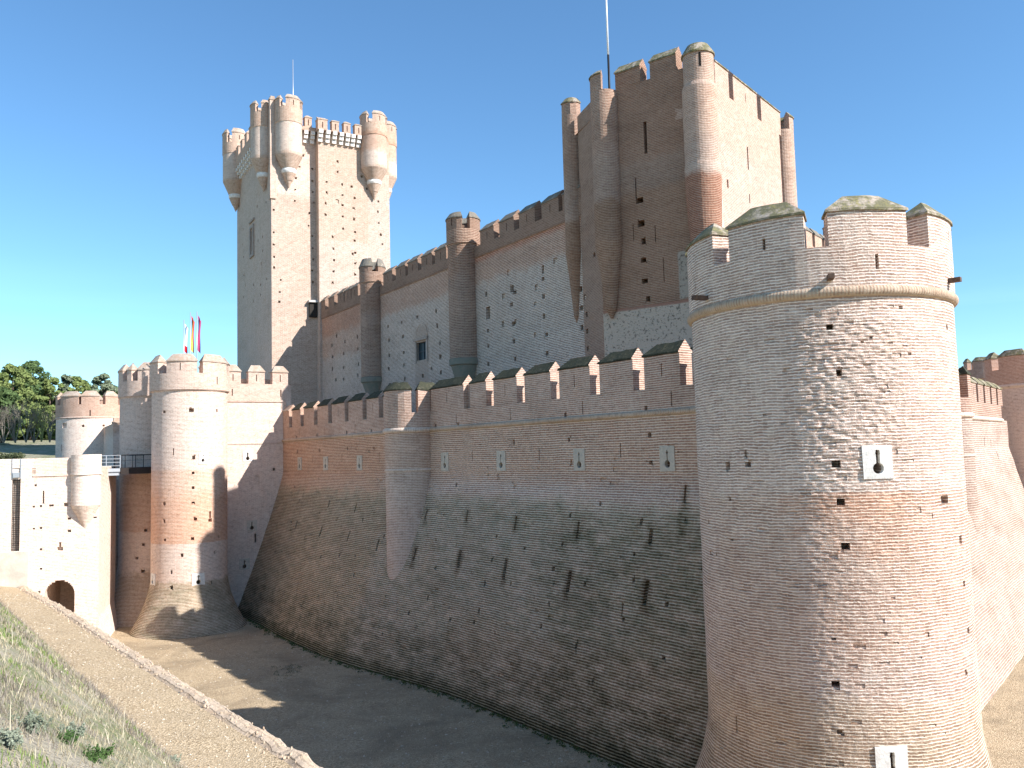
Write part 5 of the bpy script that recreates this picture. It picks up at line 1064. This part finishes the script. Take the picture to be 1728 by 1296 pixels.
def bank_pt(rs, nmin=-4.):
    s = rs.uniform(4, 46); s = 4+(s-4)*(rs.rand()**.5)
    n = rs.uniform(nmin, NP(s)-.6); return s, n
def gpatch(s, n, f=.45, o_=0.): p = W(s, n); return noise.noise(Vector((p[0]*f, p[1]*f, o_)))
def dry(rs):
    s, n = bank_pt(rs); v = ga(s, n)+gpatch(s, n, .8)*.5
    if v < .35+rs.rand()*.3: return None
    p = W(s, n); dist = sqrt(p[0]**2+p[1]**2); sc = min(1.8, .6+dist/16.)
    return p[0], p[1], terr(s, n), rs.uniform(.03,.10)*min(1.2, sc), .0035*sc, rs.uniform(.5,1.3)
def green(rs):
    s, n = bank_pt(rs); v = ga(s, n)+gpatch(s, n, .8)*.4
    if v < .6 or gpatch(s, n, .38, 7.)+.35*gpatch(s, n, 1.5, 2.) < .08: return None
    p = W(s, n); dist = sqrt(p[0]**2+p[1]**2); sc = min(1.8, .6+dist/16.)
    return p[0], p[1], terr(s, n), rs.uniform(.02,.07)*sc, .005*sc, rs.uniform(.2,.8)
def purple(rs):
    s, n = bank_pt(rs); g = gpatch(s, n, .42, 21.)+.5*gpatch(s, n, 1.3, 5.)
    if ga(s, n) < .3 or g < .16: return None
    p = W(s, n); dist = sqrt(p[0]**2+p[1]**2); sc = min(1.8, .6+dist/16.)
    return p[0], p[1], terr(s, n), rs.uniform(.05,.14)*sc, .003*sc, rs.uniform(.3,1.0)
kind(blades('dry_grass', 80000, dry, grassmat('straw', (.27,.225,.145), (.35,.30,.20), (.45,.40,.28)), 1), 'stuff')
kind(blades('green_grass', 60000, green, grassmat('green_blades', (.10,.16,.035), (.16,.23,.055), (.24,.28,.10)), 2), 'stuff')
kind(blades('dead_heather', 90000, purple, grassmat('dead_stems', (.16,.13,.105), (.23,.195,.16), (.31,.27,.225)), 3), 'stuff')
def tall(rs):
    s, n = bank_pt(rs)
    if s > 24 or ga(s, n) < .9: return None
    p = W(s, n); return p[0], p[1], terr(s, n), rs.uniform(.3,.6), .004, rs.uniform(.2,.7)
kind(blades('tall_dry_stems', 500, tall, grassmat('pale_stems', (.5,.44,.3), (.6,.54,.4), (.7,.64,.5)), 4), 'stuff')
# stones on the gravel
rs = np.random.RandomState(9); mb = MB()
for _ in range(5200):
    s = 6+(rs.rand()**.8)*50; n = NP(s)-.6-rs.rand()**.8*(3.8 if rs.rand() < .85 else 7); p = W(s, n); z = terr(s, n); r_ = .012+.035*rs.rand()**3
    d = [Vector((rs.uniform(.7,1.3)*a, rs.uniform(.7,1.3)*b, rs.uniform(.5,.9)*c))*r_ for a, b, c in [(1,0,0),(0,1,0),(-1,0,0),(0,-1,0),(0,0,1)]]; q = Vector((p[0], p[1], z))
    i = len(mb.v); mb.v += [tuple(q+e) for e in d]; mb.f += [(i,i+1,i+4),(i+1,i+2,i+4),(i+2,i+3,i+4),(i+3,i,i+4)]; mb.uv += [[(0,0)]*3]*4; mb.sm += [False]*4
for _ in range(4200):
    s = 18+rs.rand()*40; n = rs.uniform(NP(s)+.2, 20.3); p = W(s, n); r_ = .015+.05*rs.rand()**5
    q = Vector((p[0], p[1], gz(p[0], p[1])+.005)); i = len(mb.v)
    mb.v += [tuple(q+Vector((rs.uniform(.7,1.3)*a, rs.uniform(.7,1.3)*b, rs.uniform(.4,.8)*c))*r_) for a, b, c in [(1,0,0),(0,1,0),(-1,0,0),(0,-1,0),(0,0,1)]]; mb.f += [(i,i+1,i+4),(i+1,i+2,i+4),(i+2,i+3,i+4),(i+3,i,i+4)]; mb.uv += [[(0,0)]*3]*4; mb.sm += [False]*4
kind(mb.build('loose_stones', simple('pale_pebbles', (.62,.55,.44), .9, 9, c2=(.36,.29,.21)), None, weld=False), 'stuff')
# leafy weeds near the camera
MWD = [leafmat('grey_green_weed', (.10,.12,.08), (.20,.22,.16)), leafmat('bright_weed', (.035,.07,.02), (.06,.10,.03))]
def weed(x, y, r_, mt, label, seed):
    rng = random.Random(seed); rr = ray(x, y); t = 3.
    while t < 60:
        q = CAM+rr*t; s, n = float(q[:2]@DD), float(q[:2]@NN)
        if n < NP(s)-.5 and q[2] < terr(s, n): break
        t += .05
    mb = MB(); base = Vector(q)
    for k in range(34):
        d = Vector((rng.gauss(0,.6), rng.gauss(0,.6), 1)).normalized(); L_ = r_*rng.uniform(.5,1.2); e = base+Vector((rng.gauss(0,r_*.4), rng.gauss(0,r_*.4), 0)); mb.tube(e, e+d*L_, .004, .002, 4, False)
        for j in range(7): leaf_blob(mb, e+d*L_*(.3+.7*j/6), .02, 4, .02, rng)
    tag(mb.build('weed', mt, None, weld=False), label, 'plant', 'leafy weeds on the grass bank')
weed(52, 1236, .17, MWD[0], 'grey green weed clump, leftmost of the weeds on the bank', 41)
weed(118, 1244, .13, MWD[0], 'grey green weed clump between the leftmost weed and the bright tuft', 42)
weed(160, 1284, .13, MWD[1], 'dark bright green tuft at the bottom edge of the bank', 43)
weed(292, 1290, .15, MWD[0], 'grey green weed clump nearest the gravel at the bottom edge', 44)
weed(8, 1262, .13, MWD[0], 'grey green weed clump cut by the left edge', 45)
weed(112, 1256, .10, MWD[1], 'small bright green weed just below the second grey green clump', 46)
# patch of weeds on the moat floor
rng = random.Random(3); mb = MB()
for k in range(70):
    r = ray(rng.gauss(490, 15), rng.gauss(1131, 7)); t = -11/r[2]; p = CAM+r*t; leaf_blob(mb, Vector((p[0], p[1], .0)), .14, 12, .04, rng)
tag(mb.build('weed_patch', leafmat('dark_creeper', (.04,.05,.025), (.09,.10,.05)), None, weld=False), 'low dark weed patch on the shaded moat floor', 'plant')

rng = random.Random(8); mb = MB()
for k in range(520):
    s_ = rng.uniform(18, 60); o_ = offw(s_, .05); p = W(s_, 23-o_-abs(rng.gauss(0, .22))); leaf_blob(mb, Vector((p[0], p[1], .03)), rng.uniform(.05,.2), 14, .05, rng)
kind(mb.build('ground_moss', leafmat('dark_green_moss', (.03,.045,.018), (.07,.10,.03)), None, weld=False), 'stuff')
